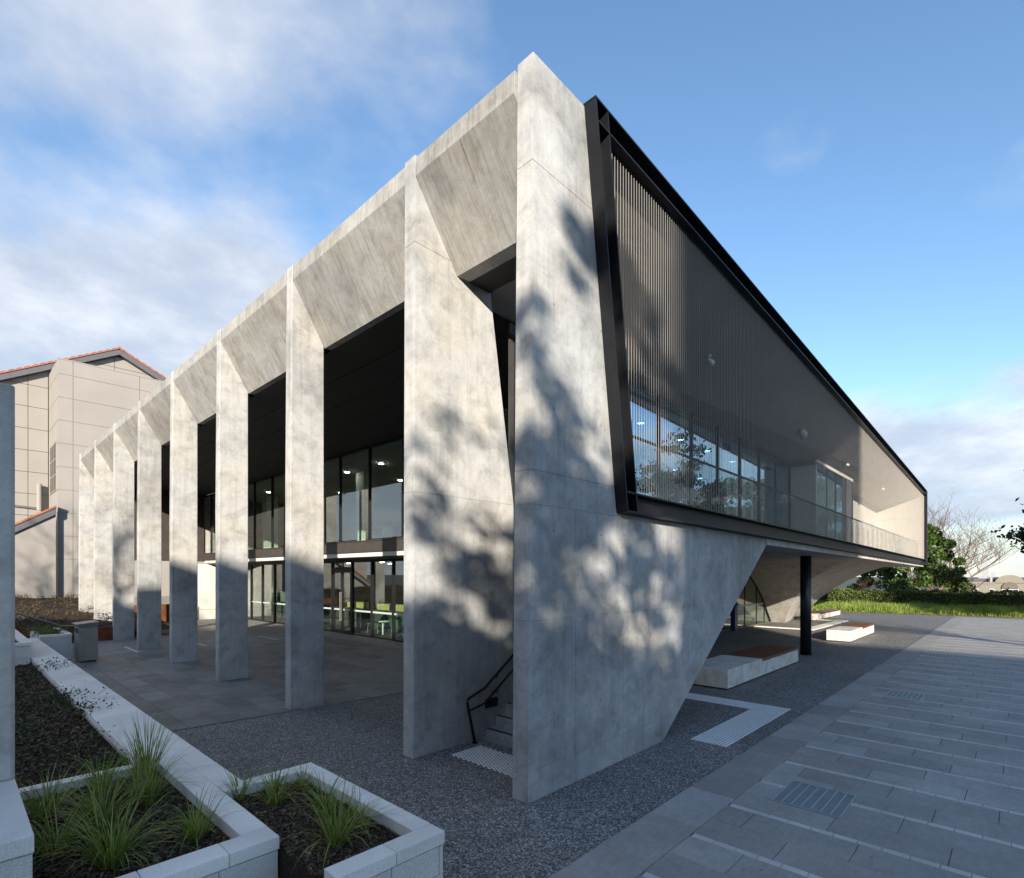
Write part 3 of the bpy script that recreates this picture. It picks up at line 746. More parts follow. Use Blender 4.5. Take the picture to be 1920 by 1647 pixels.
def tactile_studs():
    t = thing('tactile_paving', 'stainless steel tactile studs in a rectangle before the stair', 'tactile paving', (.7, 1.1, 0))
    m = MB()
    for i in range(12):
        for j in range(30):
            x = .46 + i * .047 + (.0235 if j % 2 else 0); y = .38 + j * .0495
            m.tube([(x, y, .0), (x, y, .006)], [.0195, .0155], 8)
    stuff(m.build('stud', M['tact'], t))
tactile_studs()
t = thing('tactile_strip', 'L shaped strip of parallel stainless directional bars on the aggregate beside the slanted wall', 'tactile paving', (5, -.5, 0))
for k in range(11):
    y = -.785 + k * .0505
    MB().box(3.40, 6.41, y - .016, y + .016, 0, .007).build('bar', M['tact'], t)
for k in range(33):
    y = -.785 + (k + 11) * .0505
    MB().box(5.90, 6.41, y - .016, y + .016, 0, .007).build('bar', M['tact'], t)

def bench(x0, x1, y0, y1, h, slat0, label):
    t = thing('bench', label, 'bench', ((x0+x1)/2, (y0+y1)/2, 0), 'concrete benches under the balcony')
    MB().prism([(x0, .035), (x1, .035), (x1, h - .075), (slat0, h - .075), (slat0, h), (x0, h)], 'y', y0, y1).build('body', M['bench'], t, bevel=.008)
    MB().box(x0 + .06, x1 - .06, y0 + .06, y1 - .06, 0, .034).build('plinth', M['column'], t)
    n = 7; w = (y1 - y0) / n
    for k in range(n):
        MB().box(slat0 + .012, x1 + .0, y0 + k * w + .009, y0 + (k + 1) * w - .009, h - .074, h + random.uniform(-.006, -.002)).build('slat', M['timber'], t, bevel=.004)
bench(7.2, 12.25, .68, 1.66, .44, 9.35, 'long pale concrete bench with dark timber slats just behind the slanted wall')
bench(18.35, 22.7, .62, 1.40, .42, 20.4, 'pale concrete bench with red brown timber end standing in the sun')
bench(27.6, 33.2, 4.1, 4.75, .36, 28.6, 'low bench with brown timber top beside the vault leg')
t = thing('stone_kerb', 'white stone band laid as a U on the ground before the vault leg', 'kerb', (25, 3.5, 0))
MB().box(22.2, 22.6, 3.25, 5.35, 0, .03).build('band', M['whiteband'], t)
MB().box(22.2, 28.8, 2.80, 3.246, 0, .03).build('band', M['whiteband'], t)
MB().box(28.4, 28.8, 3.25, 4.45, 0, .03).build('band', M['whiteband'], t)
t = thing('information_post', 'dark blue enamel post standing before the arched glazing', 'post', (19.6, 5.3, 0))
MB().box(19.45, 19.78, 5.2, 5.4, 0, 1.0).build('body', M['blue'], t, bevel=.01)
MB().prism([(19.45, 1.001), (19.78, 1.001), (19.78, 1.18), (19.6, 1.12)], 'y', 5.2, 5.4).build('angled_top', M['blue'], t)
MB().box(19.785, 19.80, 5.25, 5.35, .78, .9).build('red_panel', M['red'], t)

def grate(x0, x1, y0, y1, label):
    t = thing('pit_cover', label, 'pit cover', ((x0+x1)/2, (y0+y1)/2, .018), 'infill pit covers in the plaza paving')
    MB().box(x0, x1, y0, y1, .0185, .022).build('infill', M['gratefill'], t)
    f = MB(); w = .012
    f.box(x0, x1, y0, y0+w, .0225, .027); f.box(x0, x1, y1-w, y1, .0225, .027); f.box(x0, x0+w, y0+w, y1-w, .0225, .027); f.box(x1-w, x1, y0+w, y1-w, .0225, .027)
    f.build('rim', M['grate'], t)
    for k in range(1, 7):
        y = lerp(y0, y1, k / 7); MB().box(x0 + .03, x1 - .03, y - .007, y + .007, .0225, .026).build('bar', M['grate'], t)
grate(1.885, 2.65, -2.56, -1.905, 'large pit cover with pale bars cutting the sett line closest to the corner wall')
grate(8.83, 9.52, -2.46, -1.875, 'pit cover with faint bars in the middle of the striped paving')
grate(16.3, 16.9, -2.40, -1.82, 'pale pit cover near the edge of the sunlit paving')

# ---- litter bin
t = thing('litter_bin', 'square brushed steel litter bin with round emblem beside the low planter', 'bin', (-1.57, 15.6, 0))
MB().box(-1.74, -1.40, 15.28, 15.9, 0, .06).build('plinth', M['column'], t)
MB().box(-1.79, -1.36, 15.2, 15.98, .062, 1.0).build('body', M['steel'], t, bevel=.006)
MB().hexa([(-1.80, 15.19, 1.003), (-1.35, 15.19, 1.003), (-1.35, 15.99, 1.003), (-1.80, 15.99, 1.003), (-1.86, 15.17, 1.10), (-1.34, 15.17, 1.15), (-1.34, 16.0, 1.15), (-1.86, 16.0, 1.10)]).build('lid', M['steel'], t, bevel=.006)
MB().box(-1.797, -1.792, 15.3, 15.85, .82, .97).build('opening', M['column'], t)
rg = MB(); cx, cz = -1.57, .70
for r0, r1 in ((.055, .07), (.0, .032)):
    for k in range(24):
        a, b = 2*math.pi*k/24, 2*math.pi*(k+1)/24
        if r0 == 0 and k % 8 > 4: continue
        rg.add([(cx+r0*math.cos(a), 15.197, cz+r0*math.sin(a)), (cx+r1*math.cos(a), 15.197, cz+r1*math.sin(a)), (cx+r1*math.cos(b), 15.197, cz+r1*math.sin(b)), (cx+r0*math.cos(b), 15.197, cz+r0*math.sin(b))], [(0,1,2,3)])
rg.build('emblem', M['grey'], t)

# ================================================================== PLANTERS
def coping_run(parent, axis, c0, c1, a0, a1, z0, z1, step):
    a = a0
    while a < a1 - .01:
        b = min(a + step, a1)
        if a1 - b < .12: b = a1
        m = MB(); m.box(c0, c1, a + .002, b - .002, z0, z1) if axis == 'y' else m.box(a + .002, b - .002, c0, c1, z0, z1)
        m.build('coping', M['coping'], parent, bevel=.005); a = b
HP = .70
def planter_rear():
    t = thing('planter', 'long pale stone planter wall running beside the colonnade paving with groundcover behind it', 'planter', (-3.3, 8, 0))
    MB().box(-3.07, -2.59, 2.18, 16.3, 0, HP - .082).build('wall', M['block'], t)
    MB().box(-2.77, -2.59, 1.07, 2.179, 0, HP - .082).build('wall', M['block'], t)
    coping_run(t, 'y', -3.085, -2.575, 2.17, 16.32, HP - .08, HP, 1.15)
    coping_run(t, 'y', -2.772, -2.575, 1.055, 2.168, HP - .08, HP, 1.15)
    MB().box(-6.5, -3.072, 2.30, 16.3, 0, HP - .13).build('soil', M['soil'], t)
    MB().box(-5.6, -3.088, 2.17, 2.295, .3, HP - .02).build('divider', M['coping'], t, bevel=.004)
    MB().box(-2.574, -2.545, 1.1, 16.3, 0, .05).build('edging', M['corten'], t)
planter_rear()
def planter_front():
    t = thing('planter', 'raised pale stone planter full of tussock grass between pillar block and lower planter', 'planter', (-3.4, 1, 0))
    x0, x1, y0, y1 = -4.02, -2.775, -.19, 2.165
    MB().box(x1 - .17, x1 - .012, y0 + .18, y1, 0, HP - .092).build('wall', M['block'], t)
    MB().box(x0, x1 - .02, y0 + .02, y0 + .17, 0, HP - .092).build('wall', M['block'], t)
    blocks(t, 'block', M['block'], 'x', y0 + .008, x0, x1 - .008, .0, HP - .095, .43, .19, .011)
    coping_run(t, 'y', x1 - .185, x1, y0 + .205, y1, HP - .09, HP, .62)
    coping_run(t, 'x', y0, y0 + .2, x0, x1, HP - .09, HP, .46)
    MB().box(x0 - 1.6, x1 - .172, y0 + .172, y1, 0, HP - .11).build('soil', M['soil'], t)
planter_front()
def planter_low():
    t = thing('planter', 'square pale stone planter with sparse tussocks jutting onto the aggregate', 'planter', (-2.36, 0, 0))
    x0, x1, y0, y1 = -2.77, -1.945, -.955, 1.05
    MB().box(x1 - .15, x1 - .012, y0 + .02, y1 - .02, 0, HP - .092).build('wall', M['block'], t)
    MB().box(x0, x1 - .151, y0 + .02, y0 + .15, 0, HP - .092).build('wall', M['block'], t)
    MB().box(x0, x1 - .151, y1 - .14, y1 - .02, 0, HP - .092).build('wall', M['block'], t)
    blocks(t, 'block', M['block'], 'x', y0 + .008, x0, x1 - .008, 0, HP - .095, .39, .19, .011)
    coping_run(t, 'y', x1 - .155, x1, y0 + .162, y1 - .157, HP - .09, HP, .40)
    coping_run(t, 'x', y0, y0 + .16, x0 + .002, x1, HP - .09, HP, .42)
    coping_run(t, 'x', y1 - .155, y1, x0 + .002, x1, HP - .09, HP, .45)
    MB().box(x0, x1 - .152, y0 + .152, y1 - .142, 0, HP - .10).build('soil', M['soil'], t)
planter_low()
t = thing('planter', 'small pale planter box behind the steel litter bin', 'planter', (-2.2, 17.5, 0))
MB().box(-2.50, -1.80, 16.33, 16.45, 0, HP - .01).build('wall', M['block'], t); MB().box(-1.95, -1.80, 16.451, 19.0, 0, HP - .01).build('wall', M['block'], t); MB().box(-2.50, -2.38, 16.451, 19.0, 0, HP - .01).build('wall', M['block'], t)
coping_run(t, 'x', 16.32, 16.47, -2.52, -1.79, HP - .008, HP + .06, .73); coping_run(t, 'y', -1.96, -1.79, 16.472, 19.0, HP - .008, HP + .06, .8)
MB().box(-2.379, -1.951, 16.452, 19, 0, HP - .06).build('soil', M['soil'], t)
t = thing('planter', 'tall pale block planter closing the far end of the groundcover bed', 'planter', (-3.2, 12.5, 0))
MB().box(-4.6, -3.10, 11.5, 15.5, .3, .97).build('core', M['block'], t)
blocks(t, 'block', M['block'], 'x', 11.488, -4.6, -3.09, .5, .96, .5, .23, .011)
coping_run(t, 'x', 11.47, 11.65, -4.6, -3.07, .972, 1.04, .6); coping_run(t, 'y', -3.24, -3.07, 11.652, 15.5, .972, 1.04, .8)
MB().box(-4.6, -3.245, 11.66, 15.5, .972, .99).build('soil', M['soil'], t)
# pillar on its block
t = thing('block_plinth', 'pale stone block with thick coping carrying the tall grey pillar', 'plinth', (-4.6, .6, 0))
MB().box(-5.6, -4.045, -.02, 1.6, 0, 1.0).build('core', M['block'], t)
blocks(t, 'block', M['block'], 'x', -.032, -5.6, -4.037, .0, .998, .6, .33, .011, bevel=.003)
blocks(t, 'block', M['block'], 'y', -4.044, -.02, 1.6, .0, .998, .6, .33, .009, bevel=.003)
MB().box(-5.6, -4.03, -.045, 1.62, 1.003, 1.10).build('coping', M['coping'], t, bevel=.006)
t = thing('pillar', 'tall smooth grey concrete pillar standing on the pale stone block', 'pillar', (-4.5, 1.25, 1.1))
MB().prism([(-5.2, 1.09), (-4.055, 1.09), (-4.03, 1.115), (-4.03, 1.5), (-5.2, 1.5)], 'z', 1.103, 3.79).build('shaft', M['pillar'], t, bevel=.01)

# bark chips on the planter soils
def chips(name, label, x0, x1, y0, y1, z, n, parent_mat, s0=.006, s1=.03):
    c = np.stack([rng.uniform(x0, x1, n), rng.uniform(y0, y1, n), z + rng.uniform(0, .025, n)], 1)
    u = rng.normal(size=(n, 3)); u[:, 2] *= .35; u /= np.linalg.norm(u, axis=1)[:, None]
    w = rng.normal(size=(n, 3)); w -= (w * u).sum(1)[:, None] * u; w /= np.linalg.norm(w, axis=1)[:, None]
    l = rng.uniform(s0, s1, n)[:, None]; ww = l * rng.uniform(.15, .4, n)[:, None]
    nn = np.cross(u, w) * .004
    V = np.concatenate([c - u*l - w*ww, c + u*l - w*ww*.6, c + u*l*.9 + w*ww, c - u*l*.8 + w*ww*.8, c + nn], 0)
    i = np.arange(n); F = np.concatenate([np.stack([i, i+n, i+4*n], 1), np.stack([i+n, i+2*n, i+4*n], 1), np.stack([i+2*n, i+3*n, i+4*n], 1), np.stack([i+3*n, i, i+4*n], 1)], 0)
    o = raw(name, V, F, parent_mat); stuff(o); tag(o, label, 'mulch'); return o
chips('bark_mulch', 'dark bark chips over the soil of the tussock planter', -4.0, -2.96, .0, 2.16, HP - .11, 14000, M['chip'])
chips('bark_mulch', 'dark bark chips over the soil of the square planter on the aggregate', -2.76, -2.11, -.79, .9, HP - .10, 9500, M['chip'])
chips('bark_mulch', 'dark bark chips in the groundcover bed behind the long wall', -4.2, -3.1, 2.31, 11.4, HP - .13, 16000, M['chip'], .008, .04)

# tussocks
def tussock(name, label, group, x, y, z, h, n, spread, lean_=(0, 0)):
    seg = 6; n = int(n * .5)
    a = rng.uniform(0, 2*np.pi, n); r = np.sqrt(rng.uniform(0, 1, n)) * .07 * (h / .5)
    bx = x + r * np.cos(a); by = y + r * np.sin(a)
    a2 = a + rng.normal(0, .5, n); L = h * rng.uniform(.55, 1.35, n); bend = rng.uniform(.1, 1.0, n) * spread * 1.15
    wid = rng.uniform(.0028, .0052, n) * 1.0
    V = []; 
    px = np.stack([-np.sin(a2), np.cos(a2), np.zeros(n)], 1)
    pos = np.stack([bx, by, np.full(n, z)], 1); ang = rng.uniform(.0, .5, n) * min(1, spread)
    for s in range(seg + 1):
        w = wid * (1 - (s / seg) ** 2 * .95)
        V.append(pos - px * w[:, None]); V.append(pos + px * w[:, None])
        ang = ang + bend / seg * (1 + .8 * s / seg)
        d = np.stack([np.sin(ang) * np.cos(a2) + lean_[0] * .1, np.sin(ang) * np.sin(a2) + lean_[1] * .1, np.cos(ang)], 1)
        pos = pos + d * (L / seg)[:, None]
    V = np.concatenate(V, 0); F = []
    i = np.arange(n)
    for s in range(seg):
        F.append(np.stack([i + 2*s*n, i + (2*s+1)*n, i + (2*s+3)*n, i + (2*s+2)*n], 1))
    V -= np.array([x, y, z])
    t = thing(name, label, 'grass', (x, y, z), group)
    o = raw('blades', V, np.concatenate(F, 0), M['blade'], t); o.location = (0, 0, 0)
    MB().tube([(x, y, z - .03), (x, y, z + .05)], [.06 * h / .5, .03 * h / .5], 8).build('crown', M['soil'], t)
GA = 'tussocks in the raised planter'; GB = 'tussocks in the square planter'
zA = HP - .11; zB = HP - .10
for (x, y, h, n, s, l) in ((-3.62, .42, .50, 330, 1.5, 'largest arching tussock close to the front coping of the raised planter'),
        (-3.12, .40, .36, 220, 1.6, 'low spreading tussock in the front corner of the raised planter beside the square planter'),
        (-3.55, 1.15, .46, 260, 1.5, 'full tussock in the middle of the raised planter'),
        (-3.22, 1.35, .50, 300, 1.2, 'upright tussock against the side coping of the raised planter'),
        (-3.82, 1.62, .46, 240, 1.5, 'loose tussock by the thin divider behind the pillar block'),
        (-3.42, 1.95, .42, 200, 1.3, 'small tussock halfway along the thin divider of the raised planter'),
        (-3.85, .85, .42, 220, 1.6, 'tussock sprawling against the side of the pale pillar block'),
        (-3.08, 2.02, .55, 200, .7, 'tall stiff tussock standing where the divider meets the long planter wall')):
    tussock('grass_tussock', l, GA, x, y, zA, h, n, s)
for (x, y, h, n, s, l) in ((-2.50, .55, .36, 150, 1.4, 'thin upright tussock near the back of the square planter beside the raised wall'),
        (-2.28, .15, .34, 130, 1.7, 'wispy wide tussock in the middle of the square planter'),
        (-2.48, -.42, .40, 230, 1.5, 'thickest tussock near the front of the square planter'),
        (-2.25, -.30, .30, 110, 1.6, 'small tussock beside the orange dead leaf in the square planter'),
        (-2.2, .7, .28, 70, 1.5, 'tiny tussock in the back corner of the square planter'),
        (-2.66, .86, .34, 90, 1.2, 'tussock squeezed where the square planter meets the long wall'),
        (-2.38, .82, .26, 80, 1.7, 'short flat tussock along the back coping of the square planter')):
    tussock('grass_tussock', l, GB, x, y, zB, h, n, s)

# leafy groundcover and small shrubs
def leaf_cloud(c, size, mat=None, aspect=.55, up=0.0):
    """two crossed-angle leaf quads array: centres (n,3) -> V,F"""
    n = len(c); u = rng.normal(size=(n, 3)); u /= np.linalg.norm(u, axis=1)[:, None]
    w = rng.normal(size=(n, 3)); w[:, 2] += up; w -= (w * u).sum(1)[:, None] * u; w /= np.linalg.norm(w, axis=1)[:, None]
    l = (size * rng.uniform(.6, 1.3, n))[:, None]
    nn = np.cross(u, w) * l * .18
    V = np.concatenate([c - u*l, c + w*l*aspect + nn, c + u*l, c - w*l*aspect + nn], 0); i = np.arange(n)
    return V, np.stack([i, i+n, i+2*n, i+3*n], 1)
def cover(label, pts, r, n, size, mat, group=None, name='groundcover_plant'):
    for k, (x, y, z) in enumerate(pts):
        rr = r * random.uniform(.7, 1.25)
        c = rng.normal(size=(n, 3)) * np.array([rr*.5, rr*.5, rr*.16]) + np.array([0, 0, rr*.22]); c[:, 2] = np.abs(c[:, 2])
        V, F = leaf_cloud(c, size, aspect=.6, up=.5)
        t = thing(name, label, 'plant', (x, y, z), group)
        o = raw('leaves', V, F, mat, t); o.location = (0, 0, 0)
        sm = MB()
        for j in range(6):
            q = c[random.randrange(n)]; sm.tube([(x, y, z - .01), (x + q[0]*.6, y + q[1]*.6, z + .05), (x + q[0], y + q[1], z + q[2])], .003, 4)
        sm.build('stems', M['twig'], t)
pts = [(random.uniform(-4.1, -3.2), 2.7 + k * .42 + random.uniform(-.12, .12), HP - .12) for k in range(20)]
cover('low dark groundcover plant in the bed behind the long planter wall', pts, .34, 230, .017, M['cover'], 'groundcover in the long bed')
cover('small sprawling shrub spilling leafy twigs over the long planter coping', [(-3.12, 5.2, HP - .06), (-3.10, 6.4, HP - .06), (-3.0, 9.5, HP - .06)], .36, 260, .02, M['cover'], 'shrubs spilling over the coping')
cover('leafy green plant growing in the small planter box behind the bin', [(-2.17, 16.9, .66), (-2.15, 17.6, .66), (-2.2, 18.4, .66)], .42, 500, .025, M['hedge'], 'plants in the box behind the bin')
# fallen leaves
for k, (x, y, z) in enumerate(((-2.22, -.12, .63), (-2.42, -.72, .63), (-2.9, .9, .63), (-3.0, .2, .63))):
    V, F = leaf_cloud(np.zeros((3, 3)) + rng.normal(size=(3, 3)) * .008, .022)
    o = raw('fallen_leaf', V, F, M['litter']); o.location = (x, y, z); tag(o, 'curled orange dead leaf lying on dark planter mulch', 'leaf', 'dead leaves on the mulch')

# ================================================================== GARDEN SLOPE AND CORTEN AT THE BACK LEFT
m = MB(); NX, NY = 26, 36
for j in range(NY + 1):
    for i in range(NX + 1):
        x = lerp(-9, 2.2, i / NX); y = lerp(21.3, 37.9, j / NY)
        z = .55 + (y - 21.3) / 16.6 * .62 + .10 * math.sin(x * 1.7 + y) * math.sin(y * .9) + (max(0, -x - .5) * .04)
        if x > -.4: z = lerp(z, .25 + (y - 21.3) * .05, min(1, (x + .4) / 1.2))
        m.v.append((x, y, z))
for j in range(NY):
    for i in range(NX): m.f.append((j*(NX+1)+i, j*(NX+1)+i+1, (j+1)*(NX+1)+i+1, (j+1)*(NX+1)+i))
gb = struct(m.build('garden_bed', M['soil'], None, True))
n = 3000; xx = rng.uniform(-8, 2, n); yy = rng.uniform(21.4, 37, n)
keep = (np.sin(xx * 2.1) + np.sin(yy * 1.3 + xx)) > -.5; xx, yy = xx[keep], yy[keep]
c = np.stack([xx, yy, .62 + (yy - 21.3) / 16.6 * .62 + np.maximum(0, -xx - .5) * .04 + rng.uniform(-.02, .12, len(xx))], 1)
V, F = leaf_cloud(np.repeat(c, 4, 0) + rng.normal(size=(len(c) * 4, 3)) * .06, .04)
M['gcov2'] = islandmat('dry groundcover leaves', [(.025, .022, .012), (.06, .035, .018), (.07, .075, .025), (.10, .05, .025)], .7, .1)
o = stuff(raw('ground_cover', V, F, M['gcov2'])); tag(o, 'dry brown and green groundcover on the sloping garden bed', 'groundcover')
t = thing('steel_edging', 'rusty weathering steel retaining edge stepping round the foot of the garden bed', 'edging', (-2, 21, 0))
MB().box(-.55, .0, 21.0, 21.35, 0, .52).build('panel', M['corten'], t, bevel=.004)
for a, b, h in ((-2.6, -.56, .62), (-4.7, -2.61, .82), (-7, -4.71, .98)): MB().box(a, b, 21.18, 21.24, 0, h).build('panel', M['corten'], t)
MB().box(-2.6, -1.3, 19.2, 19.26, .2, .75).build('panel', M['corten'], t)
t = thing('steel_rail', 'pale steel handrail slanting down in front of the rusty edging', 'handrail', (-2, 20.6, 0))
MB().tube([(-4.4, 20.9, 1.9), (-2.55, 20.9, 1.12), (-1.5, 20.9, .66), (-.9, 20.9, .62)], .03, 8).build('rail', M['steel'], t)
for x, z in ((-3.5, 1.5), (-1.2, .64)): MB().tube([(x, 20.9, 0), (x, 20.9, z)], .02, 8).build('post', M['steel'], t)
t = thing('corten_planter', 'rusty weathering steel planter wall standing behind the far fins', 'planter', (2, 28.3, 0))
MB().box(1.2, 4.6, 28.2, 28.26, 0, .95).build('front', M['corten'], t); MB().box(1.2, 1.26, 28.261, 28.9, 0, .95).build('side', M['corten'], t)

# ================================================================== BEIGE BUILDING BEHIND
t = thing('beige_building', 'tall beige panelled building with orange tiled gable roof behind the colonnade', 'building', (6, 46, 0))
MB().box(.33, 9.5, 38.02, 52, -.1, 15.3).build('wall', M['joint'], t)
MB().prism([(-9.5, -.1), (14, -.1), (14, 13.2), (4.02, 17.9), (-9.5, 10.4)], 'y', 42.25, 56).build('wall', M['joint'], t)
zl = [1.0, 3.4, 4.8, 6.2, 7.586, 8.98, 10.38, 11.77, 13.15, 14.56, 15.44]
xl = [.30, 1.0, 4.4, 7.8, 9.5]
for a, b in zip(xl[:-1], xl[1:]):
    for c_, d in zip(zl[:-1], zl[1:]):
        MB().box(a + .012, b - .012, 38.0, 38.018, c_ + .012, d - .012).build('panel', M['beige'], t)
for c_, d in zip(zl[:-1], zl[1:]):
    if 7.5 < c_ < 11: 
        for a, b in ((38.02, 38.85), (41.6, 42.2)): MB().box(.30, .328, a, b, c_ + .012, d - .012).build('panel', M['beige'], t)
    else: MB().box(.30, .328, 38.02, 42.2, c_ + .012, d - .012).build('panel', M['beige'], t)
MB().box(.302, .328, 38.862, 41.588, 10.65, 11.75).build('panel', M['beige'], t)
MB().box(.30, 9.5, 38.0, 52, 15.442, 15.5).build('capping', M['beige'], t)
w = MB().box(.315, .33, 38.88, 41.58, 7.62, 10.63).build('window', M['frame'], t)
for k in range(3):
    for j in range(3):
        y0 = 38.95 + .88 * k; z0 = 7.72 + .98 * j
        MB().box(.306, .313, y0, y0 + .80, z0, z0 + .88).build('pane', M['darkpane'], w)
for k in range(4): MB().box(.285, .314, 38.88 + .88 * k, 38.93 + .88 * k, 7.62, 10.63).build('glazing_bar', M['beige'], w)
for k in range(4): MB().box(.287, .312, 38.88, 41.58, 7.62 + .98 * k, 7.68 + .98 * k).build('glazing_bar', M['beige'], w)
# gable side panels
xg = [-9.5, -6.9, -4.3, -2.9, -.716, .27]; zg = [.8, 3.0, 4.9, 6.27, 7.66, 9.05, 10.44, 11.83, 13.24, 14.62, 16, 17.4, 18.2]
gp = [(-9.5, -1), (14, -1), (14, 13.1), (4.02, 17.8), (-9.5, 10.3)]
for a, b in zip(xg[:-1], xg[1:]):
    for c_, d in zip(zg[:-1], zg[1:]):
        p = clip(gp, a + .014, b - .014, c_ + .014, d - .014)
        if len(p) > 2: MB().prism(p, 'y', 42.18, 42.24).build('panel', M['beige'], t)
for a, b in ((2.2, 3.8), (3.8, 6.4), (6.4, 9.0), (9.0, 13)):
    for c_, d in ((15.5, 16.0), (16.0, 17.0), (17.0, 18.4), (13.5, 15.5)):
        p = clip(gp, a + .014, b - .014, c_ + .014, d - .014)
        if len(p) > 2: MB().prism(p, 'y', 42.18, 42.24).build('panel', M['beige'], t)
def roof_side(x0, z0, x1, z1):
    dx, dz = x1 - x0, z1 - z0; L = math.hypot(dx, dz); nx_, nz_ = -dz / L, dx / L
    if nz_ < 0: nx_, nz_ = -nx_, -nz_
    def quad(o0, o1): return [(x0 + nx_*o0, z0 + nz_*o0), (x1 + nx_*o0, z1 + nz_*o0), (x1 + nx_*o1, z1 + nz_*o1), (x0 + nx_*o1, z0 + nz_*o1)]
    MB().prism(quad(.0, .34), 'y', 41.8, 42.05).build('bargeboard', M['gutter'], t)
    r = MB(); r.prism(quad(.345, .42), 'y', 41.75, 56); r = r.build('roof', M['tile'], t)
    n = int(L / .42)
    for k in range(n):
        a0, a1 = k / n, (k + 1) / n - .01
        pa = [(lerp(x0, x1, a) + nx_*o, lerp(z0, z1, a) + nz_*o) for a, o in ((a0, .421), (a1, .421), (a1, .445), (a0, .475))]
        MB().prism(pa, 'y', 41.74, 42.4).build('roof_tile', M['tile'], r)
roof_side(4.02, 17.85, -10.2, 9.9); roof_side(4.02, 17.85, 14.6, 12.7)
MB().prism([(4.02, 17.84), (3.80, 17.98), (3.86, 18.17), (4.02, 18.24), (4.18, 18.17), (4.24, 17.98)], 'y', 41.79, 42.06).build('ridge_board', M['gutter'], t)
MB().prism([(3.78, 18.20), (3.83, 18.13), (4.02, 18.25), (4.21, 18.13), (4.26, 18.20), (4.02, 18.42)], 'y', 41.72, 56).build('ridge_tile', M['tile'], t)
# lean-to
MB().prism([(-7, 0), (.15, 0), (.15, 6.05), (-7, 1.3)], 'y', 37.6, 37.99).build('lean_to_wall', M['beige'], t)
MB().prism([(-7, 1.3), (.16, 6.055), (.16, 6.45), (-7, 1.7)], 'y', 37.45, 37.59).build('bargeboard', M['gutter'], t)
MB().prism([(-7, 1.71), (.16, 6.46), (.16, 6.58), (-7, 1.83)], 'y', 37.4, 37.99).build('lean_to_roof', M['tile'], t)
MB().tube([(-.2, 41.9, 6.6), (-.2, 41.9, 8.3)], .13, 10).build('flue', M['beige'], t)
MB().tube([(-4, 41.95, 7.0), (-.3, 41.95, 6.75)], .04, 6).build('pipe', M['steel'], t)

# ================================================================== INTERIOR FURNITURE (seen through the glass)
def chair(x, y, z, ang, label, mat, group=None):
    t = thing('lounge_chair', label, 'chair', (x, y, z), group); ca, sa = math.cos(ang), math.sin(ang)
    R_ = lambda p: (x + p[0]*ca - p[1]*sa, y + p[0]*sa + p[1]*ca, z + p[2])
    MB().hexa([R_(p) for p in ((-.25,-.25,.36),(.25,-.25,.40),(.25,.25,.40),(-.25,.25,.36),(-.25,-.25,.40),(.25,-.25,.44),(.25,.25,.44),(-.25,.25,.40))]).build('seat', mat, t, bevel=.01)
    MB().hexa([R_(p) for p in ((-.27,-.25,.37),(-.23,-.25,.37),(-.23,.25,.37),(-.27,.25,.37),(-.48,-.25,.82),(-.44,-.25,.82),(-.44,.25,.82),(-.48,.25,.82))]).build('backrest', mat, t, bevel=.01)
    for a, b in ((-.2, -.2), (-.2, .2), (.2, -.2), (.2, .2)): MB().tube([R_((a, b, .37)), R_((a*1.15, b*1.15, 0))], .012, 6).build('leg', M['steel'], t)
chair(8.1, 15.9, .014, 2.2, 'green shell lounge chair just inside the double doors beside the white table', M['green'])
chair(8.1, 14.25, .014, .9, 'green shell lounge chair behind fixed glazing beyond the white table from the doors', M['green'])
t = thing('side_table', 'small white pedestal table between the green chairs', 'table', (7.95, 15.05, .014))
MB().tube([(7.95, 15.05, .56), (7.95, 15.05, .59)], .26, 20).build('top', M['white'], t); MB().tube([(7.95, 15.05, .03), (7.95, 15.05, .559)], .03, 10).build('stem', M['white'], t); MB().tube([(7.95, 15.05, .015), (7.95, 15.05, .029)], .2, 16).build('foot', M['white'], t)
def cabinet(x, y0, y1, label):
    t = thing('cabinet', label, 'cabinet', (x, (y0+y1)/2, .014))
    MB().box(x, x + .45, y0, y1, .08, 1.12).build('carcass', M['birch'], t); MB().box(x + .03, x + .4, y0 + .03, y1 - .03, .015, .079).build('plinth', M['desk'], t)
    n = max(2, round((y1 - y0) / .6))
    for k in range(n):
        a = lerp(y0, y1, k / n); b = lerp(y0, y1, (k + 1) / n); MB().box(x - .02, x - .001, a + .008, b - .008, .1, 1.1).build('door', M['birch'], t)
MB().box(7.2, 8.88, 8.71, 28.7, .0145, .03).build('floor_finish', M['carpet'], B)
cabinet(9.5, 16.4, 17.9, 'yellow birch cabinet seen behind the green chair beside the white table')
cabinet(9.5, 19.4, 20.6, 'yellow birch cabinet seen through the glass double door')
t = thing('desk', 'dark desk standing behind the upper glazing', 'desk', (6.6, 12.9, 3.45))
MB().box(6.2, 6.95, 12.4, 13.6, 4.17, 4.21).build('top', M['desk'], t)
for a in (12.45, 13.52): MB().box(6.25, 6.9, a, a + .04, 3.46, 4.169).build('leg', M['desk'], t)
t = thing('office_chair', 'black swivel chair behind the upper glazing', 'chair', (6.5, 11.7, 3.45))
MB().box(6.28, 6.74, 11.45, 11.93, 3.92, 3.99).build('seat', M['desk'], t, bevel=.02); MB().box(6.3, 6.72, 11.40, 11.46, 4.08, 4.6).build('backrest', M['desk'], t, bevel=.02); MB().tube([(6.5, 11.7, 3.52), (6.5, 11.7, 3.919)], .03, 8).build('stem', M['grey'], t)
for k in range(5): MB().tube([(6.5, 11.7, 3.53), (6.5 + .3*math.cos(k*1.257), 11.7 + .3*math.sin(k*1.257), 3.49)], .018, 6).build('leg', M['grey'], t)
